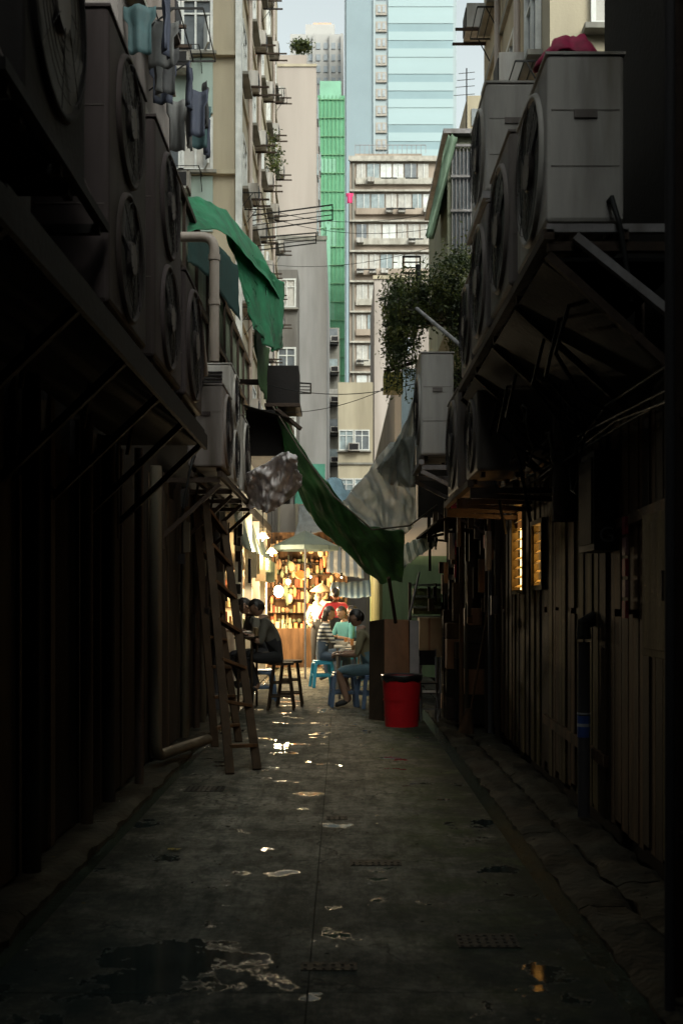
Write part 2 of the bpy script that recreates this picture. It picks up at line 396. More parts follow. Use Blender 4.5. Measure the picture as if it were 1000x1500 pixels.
b=B('sheet_metal_ledge'); b.box(-1.68,-1.04,3.4,8.85,2.635,2.66,dark); b.box(-1.045,-1.02,3.4,8.85,2.60,2.71,dark); b.done()
b=B('strut_frame')
for y in(3.7,4.4,5.1): b.beam((-1.06,y,3.1),(-1.7,y,4.6),.035,.035,acl); b.beam((-1.06,y,3.08),(-1.7,y,3.08),.04,.04,dark)
b.beam((-1.06,3.6,3.12),(-1.06,5.2,3.12),.04,.04,dark); b.done()
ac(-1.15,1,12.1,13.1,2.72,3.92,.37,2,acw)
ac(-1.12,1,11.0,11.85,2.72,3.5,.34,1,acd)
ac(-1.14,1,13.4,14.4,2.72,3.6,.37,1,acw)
shelf(-1.14,-1.7,10.9,14.5,2.64,rust,.6)
b=B('louvre_panel')
for i in range(16): b.box(-1.5,-1.15-.09,12.075,12.098,3.3+i*.035,3.3+i*.035+.012,acdark)
b.done()
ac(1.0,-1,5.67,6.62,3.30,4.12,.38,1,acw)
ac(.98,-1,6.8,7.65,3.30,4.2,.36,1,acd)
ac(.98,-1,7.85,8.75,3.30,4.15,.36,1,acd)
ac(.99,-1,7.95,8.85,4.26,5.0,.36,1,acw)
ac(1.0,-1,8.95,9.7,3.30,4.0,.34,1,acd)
shelf(1.0,1.72,5.6,9.7,3.22,rust,.75)
b=B('sheet_metal_ledge'); b.box(1.02,1.7,5.75,9.7,3.13,3.15,dark)
b.add([(1.0,5.75,3.13),(1.7,5.75,2.6),(1.7,9.7,2.6),(1.0,9.7,3.13)],[(0,1,2,3)],dark); b.done(solid=.004)
b=B('mounting_frame')
b.beam((.98,7.9,4.2),(1.7,7.9,4.2),.05,.05,steel); b.beam((.98,8.85,4.2),(1.7,8.85,4.2),.05,.05,steel); b.beam((.98,7.85,4.2),(.98,8.9,4.2),.05,.05,steel)
b.beam((.99,5.62,3.25),(1.75,5.62,3.25),.04,.04,steel); b.beam((1.12,5.58,3.2),(1.68,5.58,2.75),.05,.04,steel)
b.done()
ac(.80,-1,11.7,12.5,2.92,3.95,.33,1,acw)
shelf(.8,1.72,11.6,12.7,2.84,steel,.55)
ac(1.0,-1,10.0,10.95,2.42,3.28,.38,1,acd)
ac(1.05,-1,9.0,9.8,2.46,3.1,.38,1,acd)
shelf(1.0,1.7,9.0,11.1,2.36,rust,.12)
b=B('red_cloth_bundle'); redc=mat('magenta_cloth',(.42,.012,.08),.7,var=.5,scale=12)
def fn(u,v):
    t=2*math.pi*u; r=.15*v**.7*(1+.15*math.sin(5*t)+.1*noise.noise(Vector((u*6,v*4,0))))
    return (1.14+r*math.cos(t),5.84+r*math.sin(t)*1.1,4.26-.12*v**2+.03*noise.noise(Vector((u*9,v*6,3))))
b.grid(fn,32,8,redc); b.done(solid=.006)

# pipes and posts
b=B('drain_pipe')
def elbow(a,c,e,r=.12,n=6):
    a,c,e=Vector(a),Vector(c),Vector(e); p=c+(a-c).normalized()*r; q=c+(e-c).normalized()*r
    return [ (p*(1-t)+c*t)*(1-t)+(c*(1-t)+q*t)*t for t in [i/n for i in range(n+1)]]
d=10.4
A=(-1.75,d,Z(347,d)); C=(X(314,d),d,Z(347,d)); E=(X(314,d),d,Z(530,d))
b.path([A]+elbow(A,C,E)+[E],.045,pvc,12)
for zz in(4.1,4.5): b.cyl((X(314,d),d,zz),(X(314,d),d,zz+.05),.055,.055,pvc,12)
d=9.6; A=(-1.75,d,Z(415,d)); C=(X(277,d),d,Z(415,d)); E=(X(277,d),d,Z(620,d)); b.path([A]+elbow(A,C,E)+[E],.045,pvc,12)
b.path([(X(277,d),d,4.0),(-1.25,10.2,3.85),(-1.3,11,3.6)],.04,pvc,10)
b.done()
b=B('drain_pipe')
A=(-1.58,9.9,2.6); C=(-1.58,9.9,.12)
b.path([A]+elbow(A,C,(-1.45,10.6,.11),.15)+[(-1.45,10.6,.11),(-1.3,11.3,.1)],.05,pvd,12)
b.path([(-1.62,8.1,2.6),(-1.62,8.1,.05)],.045,soot,12); b.path([(-1.6,11.9,2.6),(-1.6,11.9,.05)],.04,pvd,12)
b.done()
b=B('drain_pipe'); blu=mat('blue_label',(.03,.08,.3),.5); whi=mat('white_tape',(.4,.4,.4),.5); pg=mat('pipe_dull_grey',(.075,.072,.078),.7,stain=.6,streak=True,spec=.2)
b.path([(1.58,7.58,1.18),(1.58,7.58,.04)],.04,pg,14)
b.path([(1.58,7.58,1.2),(1.58,7.58,1.3),(1.66,7.58,1.34)],.05,iron,12)
b.cyl((1.58,7.58,.56),(1.58,7.58,.70),.0425,.0425,blu,14); b.cyl((1.58,7.58,.63),(1.58,7.58,.65),.0435,.0435,whi,14); b.cyl((1.58,7.58,.71),(1.58,7.58,.72),.0445,.0445,whi,14)
b.path([(1.2,4.15,.04),(1.2,4.15,5.2)],.028,rust,10); b.path([(1.13,4.0,.04),(1.13,4.0,5.2)],.018,pg,8)
for z in(.6,2.1,3.6): b.box(1.2,1.66,4.1,4.2,z,z+.03,rust)
b.path([(1.55,8.05,2.0),(1.55,8.05,3.3)],.09,rust,14); b.cyl((1.55,8.05,2.5),(1.55,8.05,2.56),.1,.1,rust,14)
b.done()
b=B('wall_pipes')
for (x,y,r,m) in((-1.6,6.0,.05,soot),(-1.62,5.2,.04,dark),(-1.6,7.3,.04,wood),(-1.55,8.9,.035,rust),(-1.6,12.8,.04,rust),(-1.6,13.4,.04,pvd),(-1.62,15.,.05,pg),(1.6,11.9,.03,rust),(1.58,12.3,.03,pg),(1.6,12.7,.04,rust),(1.55,13.4,.035,wood),(1.5,14.1,.03,rust),(1.45,14.8,.04,wood),(1.3,12.6,.025,wood3),(1.4,13.0,.02,pvd)):
    b.path([(x,y,.05),(x,y,2.62)],r,m,10)
for i in range(6):
    y=12+i*.6; b.beam((1.6,y,2.2+R(-.2,.2)),(.9+R(0,.3),y+R(-.3,.3),2.35+R(-.2,.1)),.03,.03,rust)
b.done()

b=B('electrical_cabinet'); cab=mat('cabinet_olive_enamel',(.12,.095,.035),.85,streak=True,scale=8,var=.6,stain=.95,spec=.08)
b.box(1.59,1.65,5.62,6.15,1.16,1.9,cab); b.box(1.583,1.59,5.66,6.11,1.2,1.86,cab); b.box(1.57,1.583,5.7,5.73,1.45,1.6,rust); b.done(bevel=.006)
b=B('meter_box'); b.box(1.5,1.65,6.9,7.35,1.75,2.35,dark); b.box(1.49,1.5,6.94,7.31,1.79,2.31,soot)
o=b.done(bevel=.006)
tx=bpy.data.curves.new('stencil_letter','FONT'); tx.body='G'; tx.size=.13; tx.extrude=.001
to=bpy.data.objects.new('stencil_letter',tx); bpy.context.scene.collection.objects.link(to)
to.rotation_euler=(math.pi/2,0,0); to.location=(1.525,6.893,1.8); to.data.materials.append(mat('stencil_grey',(.10,.10,.10),.7)); to.parent=o
b=B('red_paper_strips'); rp=mat('faded_red_paper',(.25,.015,.025),.8,scale=20,var=.6); pp=mat('pink_paper',(.25,.13,.13),.8,scale=20)
for i in range(5): b.box(1.61,1.63,6.6,6.67,1.35+i*.12,1.35+i*.12+.1,rp if i%2==0 else pp)
b.done()
b=B('cable_bundle')
for i in range(4):
    z=R(2.35,2.6); pts=[(1.6-R(0,.1),4+k*1.3,z+R(-.03,.03)-.05*math.sin(k*1.4+i)) for k in range(9)]; b.path(pts,.008,wire,5)
for i in range(6):
    y0=R(5.5,9); b.path([(1.2,y0,3.1),(1.15,y0+.3,2.8-R(0,.2)),(1.35,y0+.6,2.6),(1.6,y0+.7,2.5)],.012,wire,5)
for i in range(12):
    c=Vector((R(1.2,1.6),R(7.2,9.4),R(2.5,3.0))); r=R(.06,.2); pts=[c+Vector((R(-.03,.03)+.02*t,r*math.cos(t)+.05*t,r*1.3*math.sin(t)-.04*t)) for t in [q*.5 for q in range(int(R(8,20)))]]
    b.path(pts,R(.006,.012),random.choice([wire,pg,rust,pvd]),5)
b.done()

def ladder(a0,a1,c0,c1,n,m):
    b=B('wooden_ladder'); a0,a1,c0,c1=map(Vector,(a0,a1,c0,c1))
    b.beam(a0,a1,.075,.035,m); b.beam(c0,c1,.075,.035,m)
    for i in range(n):
        t=(i+.6)/n; b.beam(a0.lerp(a1,t),c0.lerp(c1,t),.09,.03,wood3)
    b.done(bevel=.004)
ladder((-.93,9.7,0),(-1.36,11.6,2.5),(-.72,9.95,0),(-1.2,11.8,2.25),7,wood)
ladder((-1.25,11.5,0),(-1.55,12.4,2.4),(-1.05,11.9,0),(-1.5,12.9,2.3),8,wood)

# ------------------------------------------------------------------ tarps
def loft(name,top,bot,m,nu=40,nv=14,amp=.06,seed=0,freq=5,ridge=.25):
    b=B(name); T=[Vector(p) for p in top]; Q=[Vector(p) for p in bot]
    def cr(P,t):
        t=t*(len(P)-1); i=min(int(t),len(P)-2); f=t-i
        p0=P[max(i-1,0)];p1=P[i];p2=P[i+1];p3=P[min(i+2,len(P)-1)]
        return .5*((2*p1)+(p2-p0)*f+(2*p0-5*p1+4*p2-p3)*f*f+(3*p1-p0-3*p2+p3)*f**3)
    def fn(u,v):
        p=cr(T,u).lerp(cr(Q,u),v); 
        a=noise.noise(Vector((u*freq+v*1.3,v*freq*.4,seed))); c=1-abs(noise.noise(Vector((u*freq*1.6-v*2,v*freq*.6,seed+5))))*2
        c2=1-abs(noise.noise(Vector((u*freq*3.1-v*3,v*freq*1.1,seed+15))))*2
        k=a*amp*1.2+c*amp*.6+c2*amp*.35+amp*ridge*math.sin(u*freq*4+v*3+a*4)
        e=noise.noise(Vector((u*14,v*3,seed+9)))*.03
        return p+Vector((k*.3,k*1.4,k*.35+e))
    b.grid(fn,nu,nv,m); return b.done(solid=.003)
loft('sagging_tarp',[S(403,596,14.2),S(434,645,13.8),S(484,716,13.4),S(538,770,13.1),S(592,778,12.7)],
     [S(408,645,15.0),S(444,745,14.8),S(498,806,14.4),S(545,848,14.0),S(588,855,13.6)],grnd,90,26,.07,1,4)
b=B('tarp_rope')
b.path([S(400,596,14.1),S(440,660,13.7),S(490,728,13.3),S(545,776,13),S(600,770,12.6),S(640,740,12)],.01,pvd,5); b.done()
loft('grey_tarp',[S(498,738,13.4),S(528,702,13.3),S(568,652,13),S(606,640,12.7)],[S(508,770,14.3),S(548,792,14.1),S(580,792,13.8),S(606,770,13.5)],gryt,70,30,.10,4,4)
loft('grey_tarp',[S(580,648,12.5),S(598,600,12.6),S(612,560,12.4)],[S(548,690,13.4),S(582,712,13.3),S(606,715,13.0)],gryt,50,24,.08,9,4)
loft('silver_tarp',[S(358,694,13.6),S(385,680,13.4),S(412,664,13.3),S(430,670,13.2)],[S(360,742,14.0),S(385,752,13.8),S(410,742,13.7),S(440,712,13.6)],silt,60,28,.10,12,5)
loft('green_tarp',[S(245,288,11.6),S(300,292,12.2),S(345,328,13.2),S(385,382,14.6),S(402,425,16)],
     [S(262,345,11),S(320,338,11.8),S(376,395,13.2),S(408,440,14.4),S(400,450,16)],grn,80,26,.09,2,5)
loft('green_tarp',[S(320,322,12.4),S(365,370,13.3),S(410,412,14.4)],[S(372,478,13.0),S(392,514,13.6),S(411,508,14.4)],grn,50,36,.12,22,5,.5)
loft('hanging_green_net',[S(272,342,10.9),S(305,345,11.5),S(345,390,12.6)],[S(272,382,10.9),S(306,410,11.5),S(350,470,12.6)],mat('dark_green_net',(.015,.05,.045),.8,trans=.3),24,10,.05,31,5)
loft('hanging_green_net',[S(372,470,14),S(383,490,14.5),S(392,515,15)],[S(376,560,14),S(384,580,14.5),S(388,590,15)],mat('olive_net',(.08,.15,.06),.7,trans=.3),16,14,.06,35,5)
b=B('dark_sign_box')
b.box(X(390,15),X(437,15),15,15.6,Z(592,15),Z(535,15),dark); b.box(X(388,15),X(440,15),14.9,15.7,Z(598,15),Z(592,15),rust); b.box(-1.72,X(390,15),15.1,15.2,Z(560,15),Z(553,15),rust)
b.done(bevel=.01)
b=B('dark_canopy_frame')
b.box(X(360,14.4),X(412,14.4),14.4,16,Z(668,14.4),Z(600,14.4),dark)
b.add([S(355,592,14),S(425,612,14),S(432,640,16.5),S(370,600,16.5)],[(0,1,2,3)],soot)
b.beam(S(405,600,14),S(440,628,14.2),.03,.03,rust); b.done(solid=.01)

# lit shop (d 17.2 - 24) on the left
lit=mat('shop_cream_panel',(.6,.52,.38),.6,scale=3,var=.2)
gc=[(.44,.20,.08),(.44,.32,.16),(.26,.08,.04),(.5,.40,.24),(.14,.16,.09),(.36,.24,.12),(.18,.10,.05)]
goods=[mat('goods_%s'%n,c,.7,spec=.2) for n,c in zip(('orange','straw','brick','cream','olive','tan','brown'),gc)]
def clutter_shelf(b,x0,x1,y,z,hmax):
    x=x0
    while x<x1:
        w=R(.03,.12); h=R(.3,1)*hmax; m=random.choice(goods); t=R(0,1); dy=R(0,.08)
        c=(x+w/2,y-dy)
        if t<.5: b.cyl((c[0],c[1],z),(c[0],c[1],z+h),w*.45,w*.4,m,8)
        elif t<.75: b.ell((c[0],c[1],z+w*.5),(w*.5,w*.5,w*.5),m,8,6)
        else: b.box(c[0]-w*.4,c[0]+w*.4,c[1]-.05,c[1]+.05,z,z+h,m)
        x+=w*R(.8,1.4)
b=B('noodle_stall')
b.box(-5,-3.2,17.3,25,-.139,5,lit); b.box(-3.2,-1.6,24.6,25,-.139,5,lit); b.box(-3.2,-1.5,17.3,25,2.9,3.05,corrd)
for y in(17.6,19.4,21.2,23): b.box(-1.62,-1.5,y,y+.1,0,2.9,lit)
for y in(18.6,20.6,22.4):
    b.box(-3.1,-1.9,y,y+.5,0,.95,steel); clutter_shelf(b,-3.05,-1.95,y+.2,.95,.3)
for z in(1.3,1.7,2.1): b.box(-3.0,-1.65,24.3,24.6,z,z+.02,wood3); clutter_shelf(b,-3,-1.7,24.5,z+.02,.3)
corr(b,(-1.45,17.4,2.25),(0,1,0),(-.3,0,1),6.5,.65,corrg,.1,.015)
for i in range(9): y=17.8+i*.7; b.box(-1.48,-1.3,y,y+.02,R(1.75,2.0),2.2,random.choice(goods))
b.done()
b=B('market_stall')
b.box(-1.9,.1,26.3,26.4,0,3.0,wood3)
for r in range(9):
    z=.4+r*.27+R(-.04,.04); xa=-1.85 if r%2 else -1.6; b.box(xa,.05,25.95,26.3,z-.015,z,wood); clutter_shelf(b,xa,0,26.15,z,.24); 
for i in range(46): x=R(-1.8,0); z=R(1.2,2.9); b.path([(x,25.7,z+.25),(x,25.7,z)],.004,wire,4); b.ell((x,25.7,z-.08),(R(.03,.08),.05,R(.06,.16)),random.choice(goods),8,6)
for xx in(-1.9,0.1): b.box(xx-.03,xx+.03,25.3,25.36,0,3,wood3)
b.box(-1.8,-.2,25.2,25.9,0,.85,wood3); clutter_shelf(b,-1.8,-.2,25.4,.85,.2)
b.done()
b=B('market_stall'); 
b.box(.6,2.4,22,24.5,0,2.3,mat('stall_green_sheet',(.14,.2,.1),.6,streak=True,stain=.4))
corr(b,(.58,17,.1),(0,1,0),(0,0,1),5,2.1,mat('yellow_green_sheet',(.46,.42,.18),.5,streak=True,stain=.4),.1,.02)
b.done()
strp=mat('striped_awning_white',(.55,.53,.47),.6,stripes=('X',6,(.25,.28,.30),.5),trans=.4)
strb=mat('striped_awning_blue',(.2,.27,.33),.6,stripes=('X',8,(.05,.09,.14),.5),trans=.2)
loft('striped_awning',[S(480,800,25.5),S(505,800,25.5),S(530,806,25.5)],[S(478,838,24),S(505,843,24),S(532,848,24)],strp,30,8,.05,3,4)
loft('striped_awning',[S(486,853,24.5),S(515,853,24.5),S(546,850,24.5)],[S(482,872,23.4),S(512,877,23.4),S(545,874,23.4)],strb,30,8,.04,8,4)
loft('striped_awning',[S(588,800,16),S(615,788,15.6),S(640,784,15.4)],[S(586,838,15.2),S(612,815,14.8),S(640,800,14.6)],mat('striped_awning_grey',(.5,.52,.42),.6,stripes=('X',12,(.14,.18,.12),.5),trans=.4),30,8,.04,18,4)
loft('blue_tarp',[S(475,705,32),S(490,700,32),S(512,720,32)],[S(474,745,30),S(492,752,30),S(514,752,30)],mat('blue_tarp',(.2,.34,.42),.5),20,8,.15,6,4)
loft('grey_canvas',[S(436,742,27),S(470,738,27),S(504,748,27)],[S(432,790,25),S(470,780,25),S(508,785,25)],mat('grey_canvas_cloth',(.28,.29,.28),.7,trans=.3),30,10,.12,16,4)
b=B('market_umbrella'); um=mat('umbrella_canvas',(.12,.15,.13),.6,trans=.25); cx,cy=X(447,21.5),21.5; zt=Z(777,21.5); zb=Z(800,21.5)
n=8; vs=[(cx,cy,zt)]+[(cx+.62*math.cos(2*math.pi*i/n),cy+.62*math.sin(2*math.pi*i/n),zb) for i in range(n)]+[(cx+.62*math.cos(2*math.pi*i/n),cy+.62*math.sin(2*math.pi*i/n),zb-.08) for i in range(n)]
b.add(vs,[(0,1+i,1+(i+1)%n) for i in range(n)]+[(1+i,9+i,9+(i+1)%n,1+(i+1)%n) for i in range(n)],um)
b.cyl((cx,cy,0),(cx,cy,zt),.02,.02,steel,8)
for i in range(n): b.cyl((cx,cy,zt-.25),(cx+.6*math.cos(2*math.pi*i/n),cy+.6*math.sin(2*math.pi*i/n),zb-.01),.006,.006,steel,4)
b.done()
b=B('shop_house'); b.box(-12,-1.9,28,34,-.139,5.2,tan); b.box(-1.9,1.2,33,34,-.139,4.2,tan)
for i in range(6): b.box(-1.8+i*.5,-1.74+i*.5,32.8,33,0,4.2,cream)
b.done()
b=B('shop_house'); b.box(1.2,12,26,60,-.139,6.5,tan); b.done()

bulbm=mat('lit_bulb',(1,.85,.6),.5,emit=((1,.74,.40),20)); shade=mat('lamp_shade_cream',(.5,.36,.2),.5,trans=.4)
def bulb(p,w,r=.06,col=(1,.8,.52),sh=True):
    b=B('hanging_lamp'); p=Vector(p)
    b.ell(p,(r,r,r*1.2),bulbm,12,8); b.cyl(p+Vector((0,0,r)),p+Vector((0,0,r+.08)),.025,.02,wire,8); b.path([p+Vector((0,0,r+.07)),p+Vector((0,0,1.0))],.006,wire,4)
    if sh: b.cyl(p+Vector((0,0,r*.9)),p+Vector((0,0,r+.1)),.1,.03,shade,16,False)
    o=b.done()
    l=bpy.data.lights.new('bulb_light','POINT'); l.energy=w; l.color=col; l.shadow_soft_size=max(.06,r*1.3)
    lo=bpy.data.objects.new('bulb_light',l); lo.location=p-Vector((0,0,r*1.2+.1)); bpy.context.scene.collection.objects.link(lo); lo.parent=o
WC=(1,.70,.36)
bulb(S(408,866,23.5),360,.10,(1,.76,.44),False); bulb(S(422,852,24.4),260,.05,WC,False); bulb(S(398,812,20.5),150,.025,(1,.82,.54)); bulb(S(455,845,25),90,.02,WC,False); bulb(S(385,790,19),120,.02,(1,.84,.58)); bulb(S(500,846,23),60,.015,WC,False)
b=B('paper_lantern'); b.ell(S(440,842,23),(.11,.11,.09),mat('lantern_paper_orange',(.8,.35,.12),.8,trans=.6,emit=((1,.42,.12),.5)),14,10); b.path([S(440,832,23),S(440,800,23)],.005,wire,4); b.done()

# ------------------------------------------------------------------ furniture
def pstool(x,y,m,h=.45,yaw=.2,w=.17):
    b=B('plastic_stool'); c,s=math.cos(yaw),math.sin(yaw)
    def T(a,bb,z): return Vector((x+a*c-bb*s,y+a*s+bb*c,z))
    u=Vector((c,s,0)); n=Vector((-s,c,0))
    b.obox(T(0,0,h-.015),u,n,2*w*.86,2*w*.86,.03,m); b.obox(T(0,0,h-.05),u,n,2*w*.9,2*w*.9,.035,m)
    for i,j in((-1,-1),(1,-1),(1,1),(-1,1)):
        b.beam(T(i*w*.8,j*w*.8,h-.06),T(i*w*1.05,j*w*1.05,0),.055,.045,m)
    for i,j,k,l in((-1,-1,1,-1),(1,-1,1,1),(1,1,-1,1),(-1,1,-1,-1)): b.beam(T(i*w*.93,j*w*.93,.2),T(k*w*.93,l*w*.93,.2),.02,.05,m)
    b.done(bevel=.008)
blue=mat('blue_plastic',(.03,.30,.48),.4,var=.1); blug=mat('greyblue_plastic',(.12,.19,.31),.4,var=.15)
pstool(X(472,19.4),19.5,blue); pstool(X(503,15.9),15.95,blug,.47,.1); pstool(X(545,15.6),15.75,blug,.45,.3); pstool(X(512,21),21.2,blue); pstool(X(527,21),21.6,blug); pstool(-1.15,16.9,blug)
def barstool(x,y,h=.63):
    b=B('wooden_bar_stool'); b.cyl((x,y,h-.035),(x,y,h),.17,.17,wood,20)
    L4=[(-1,-1),(1,-1),(1,1),(-1,1)]
    for i,j in L4: b.beam((x+i*.1,y+j*.1,h-.04),(x+i*.17,y+j*.17,0),.035,.035,wood)
    for z,o in((.18,.152),(.36,.132)):
        for q in range(4):
            a,c=L4[q],L4[(q+1)%4]; b.beam((x+a[0]*o,y+a[1]*o,z),(x+c[0]*o,y+c[1]*o,z),.022,.022,wood)
    b.done(bevel=.004)
barstool(X(412,15.5),15.5); barstool(X(424,15.9),16.05); 
def table(name,x0,x1,y0,y1,h,m,leg):
    b=B(name); b.box(x0,x1,y0,y1,h-.03,h,m)
    for xx in(x0+.05,x1-.05):
        for yy in(y0+.05,y1-.05): b.cyl((xx,yy,0),(xx,yy,h-.03),.018,.018,leg,8)
    return b.done(bevel=.005)
wt=mat('white_tabletop',(.5,.48,.44),.4)
table('side_table',X(348,15.6),X(378,15.6),15.1,16.1,.98,wood,wood)
table('folding_table',-.12,.33,18.6,19.7,.72,wt,steel)
table('folding_table',X(492,16.6),X(525,16.6),16.5,17.2,.7,wt,steel)
b=B('bowls_and_cups'); por=mat('porcelain',(.6,.58,.55),.3)
for (x,y,z) in((.05,18.8,.72),(.2,19.1,.72),(-.05,19.3,.72),(.05,16.7,.7),(.18,16.9,.7),(-1.25,15.4,.98),(-1.3,15.8,.98)):
    b.cyl((x,y,z),(x,y,z+.06),.035,.07,por,14); b.cyl((x+.12,y+.05,z),(x+.12,y+.05,z+.11),.025,.03,random.choice(goods),12)
b.done()
b=B('red_plastic_bin'); redp=mat('red_plastic',(.6,.012,.02),.45,var=.25,stain=.35,spec=.3); bag=mat('black_bin_bag',(.015,.015,.015),.3,bump=.4)
cx,cy=X(588,13.45),13.45; h=.58
b.cyl((cx,cy,0),(cx,cy,h),.19,.225,redp,36); 
for z in(.12,.3): b.cyl((cx,cy,z),(cx,cy,z+.012),.198+z*.06,.199+z*.06,redp,36,False)
n=36;vs=[]
for rr,zz in((.215,.52),(.236,.535),(.24,.585),(.235,.6),(.21,.59),(.19,.5)):
    for i in range(n):
        t=2*math.pi*i/n; k=1+.02*math.sin(9*t); vs.append((cx+rr*k*math.cos(t),cy+rr*k*math.sin(t),zz-(.02*math.sin(7*t) if zz<.53 else 0)))
b.add(vs,[(q*n+i,q*n+(i+1)%n,(q+1)*n+(i+1)%n,(q+1)*n+i) for q in range(5) for i in range(n)],bag,True)
b.done()
b=B('plywood_board'); b.add([S(540,1053,13.9)*1,S(562,1056,13.75),S(562,907,14.3),S(541,910,14.45)],[(0,1,2,3)],wood)
b.add([S(563,1056,13.74),S(600,1050,13.9),S(598,908,14.4),S(563,907,14.29)],[(0,1,2,3)],ply); b.done(solid=.015)
b=B('white_board'); b.box(X(599,14.25),X(612,14.25),14.1,14.13,.52,Z(909,14.1),mat('white_board',(.5,.46,.45),.5)); b.done()
b=B('cardboard_box'); cb=mat('cardboard',(.36,.23,.12),.8,var=.2)
b.box(X(613,14.4),X(646,14.4),14.3,14.7,Z(962,14.4),Z(905,14.4),cb); b.box(X(627,14.3),X(630,14.3),14.295,14.3,Z(962,14.4),Z(905,14.4),ply)
for xx in(X(616,14.4),X(643,14.4)):
    for yy in(14.32,14.66): b.cyl((xx,yy,0),(xx,yy,Z(962,14.4)-.002),.012,.012,steel,8)
b.box(X(614,14.4),X(645,14.4),14.31,14.69,.3,.315,steel); b.done(bevel=.004)
b=B('folding_chair')
x0,x1,y=X(616,13.9),X(641,13.9),13.9
for xx in(x0,x1):
    b.path([(xx,y,0),(xx,y+.25,.45),(xx,y+.4,.85)],.011,steel,6); b.path([(xx,y+.4,0),(xx,y+.02,.46)],.011,steel,6)
b.box(x0,x1,y,y+.3,.45,.465,dark); b.box(x0,x1,y+.36,y+.38,.66,.84,dark); b.beam((x0,y+.03,.15),(x1,y+.03,.15),.015,.015,steel); b.done()
b=B('pallet_rack'); 
for px in(598,648): b.box(X(px,14.9),X(px+4,14.9),14.9,14.95,0,Z(853,14.9),rust)
for py in(855,872,888,902): b.box(X(602,14.9),X(648,14.9),14.9,14.95,Z(py,14.9)-.03,Z(py,14.9),corrg)
b.box(X(604,15),X(646,15),14.97,15,Z(900,15),Z(862,15),mat('menu_board_green',(.16,.2,.07),.6,var=.6,scale=15)); b.done()
b=B('bamboo_pole'); b.cyl(S(569,846,13.2),S(579,912,13.6),.022,.022,wood,8); b.cyl(S(614,440,12.8),S(612,388,12.8),.03,.03,wire,8); b.cyl(S(614,838,14),S(598,908,14),.012,.012,steel,6)
b.cyl(S(610,452,12.4),S(685,515,10.5),.02,.02,steel,8); b.cyl(S(562,545,12.8),S(640,520,12.8),.02,.02,wood,8); b.done()
b=B('stacked_crates')
for i in range(10):
    x=R(1.2,1.4);y=13.0+i*.25;z=R(.06,.07); 
    for k in range(random.randint(2,6)):
        m=random.choice([wood,dark,rust,soot,corrd,wood3,ply]); hh=R(.18,.35); b.box(x,x+R(.2,.28),y,y+.22,z,z+hh,m); z+=hh+.004
b.done(bevel=.008)
b=B('hanging_clutter')
for i in range(60):
    x=R(1.05,1.6); y=R(11.5,15); z=R(1.2,2.4); b.box(x,x+R(.02,.07),y,y+R(.02,.1),z,z+R(.08,.45),random.choice([dark,rust,wood,soot,pg,rp,corrd,wood3]))
for i in range(30):
    x=R(-1.62,-1.3); y=R(11,17); z=R(1.0,2.5); b.box(x,x+R(.02,.08),y,y+R(.02,.1),z,z+R(.08,.35),random.choice([dark,rust,wood,soot,pg,pvd]))
b.done()
b=B('small_awning')
corr(b,(1.0,12.2,2.28),(0,1,0),(.95,0,.3),3.4,.72,corrd,.09,.012); b.done(solid=.003)
b=B('broom'); b.cyl((1.35,12.4,.1),(1.6,12.5,1.5),.012,.012,wood3,6); b.cyl((1.33,12.4,.04),(1.36,12.4,.3),.09,.03,wood3,8); b.done()

# ------------------------------------------------------------------ foliage
leaf=[mat('leaf_dark',(.035,.05,.016),.6,trans=.3),mat('leaf_mid',(.07,.09,.02),.6,trans=.35),mat('leaf_light',(.12,.13,.03),.6,trans=.35)]
def leaves(b,c,r,n,sz):
    for i in range(n):
        v=Vector((random.gauss(0,.5)*r[0],random.gauss(0,.5)*r[1],random.gauss(0,.5)*r[2]))+Vector(c)
        a=Vector((R(-1,1),R(-1,1),R(-1,.4))).normalized(); q=a.cross(Vector((R(-1,1),R(-1,1),R(-1,1)))).normalized(); l=sz*R(.6,1.4)
        b.add([v-a*l,v+q*l*.45,v+a*l,v-q*l*.45],[(0,1,2,3)],leaf[min(2,int(abs(noise.noise(v*4))*6))])
b=B('hanging_vines')
cl=[(585,430,13,.2,.24),(610,420,12.9,.25,.2),(640,415,12.6,.28,.2),(665,395,12.4,.22,.26),(600,448,13,.25,.26),(575,470,13.1,.14,.45),(675,430,12.5,.14,.45),(674,388,12.5,.18,.18),(588,482,13,.16,.38),(604,470,13,.14,.3),(655,430,12.6,.16,.3),(578,500,13.1,.1,.35)]
for px,py,d,rx,rz in cl: leaves(b,S(px,py,d),(rx,.3,rz),560,.022)
for i in range(90):
    px=random.choice([R(563,612),R(563,604),R(655,690),R(612,655)]); d=12.8+R(-.3,.3); p=S(px,R(410,445),d); L_=R(.4,1.1)*(1.1 if px<608 or px>660 else .4); pts=[p]
    for k in range(9): pts.append(pts[-1]+Vector((R(-.02,.02),R(-.02,.02),-L_/9)))
    b.path(pts,.004,leaf[0],4)
    for q in pts: leaves(b,q,(.055,.055,.08),11,.021)
b.done()
b=B('planter_trough'); b.box(X(575,12.9),X(690,12.9),12.75,13.1,4.6,4.78,conc); b.beam((1.72,12.9,4.5),(.6,12.9,4.55),.05,.05,rust); b.done()
b=B('balcony_panel'); b.box(X(588,14.5),X(612,14.5),14.5,14.6,Z(655,14.5),Z(540,14.5),mat('bluegrey_sheet',(.26,.33,.37),.6,streak=True)); b.box(X(562,13.6),X(590,13.6),13.6,13.9,Z(572,13.6),Z(545,13.6),mat('yellow_pattern_cloth',(.3,.26,.05),.7,scale=25,var=.8)); 
b.box(X(612,14.6),1.9,14.6,14.7,2.5,Z(540,14.6),soot); b.done()

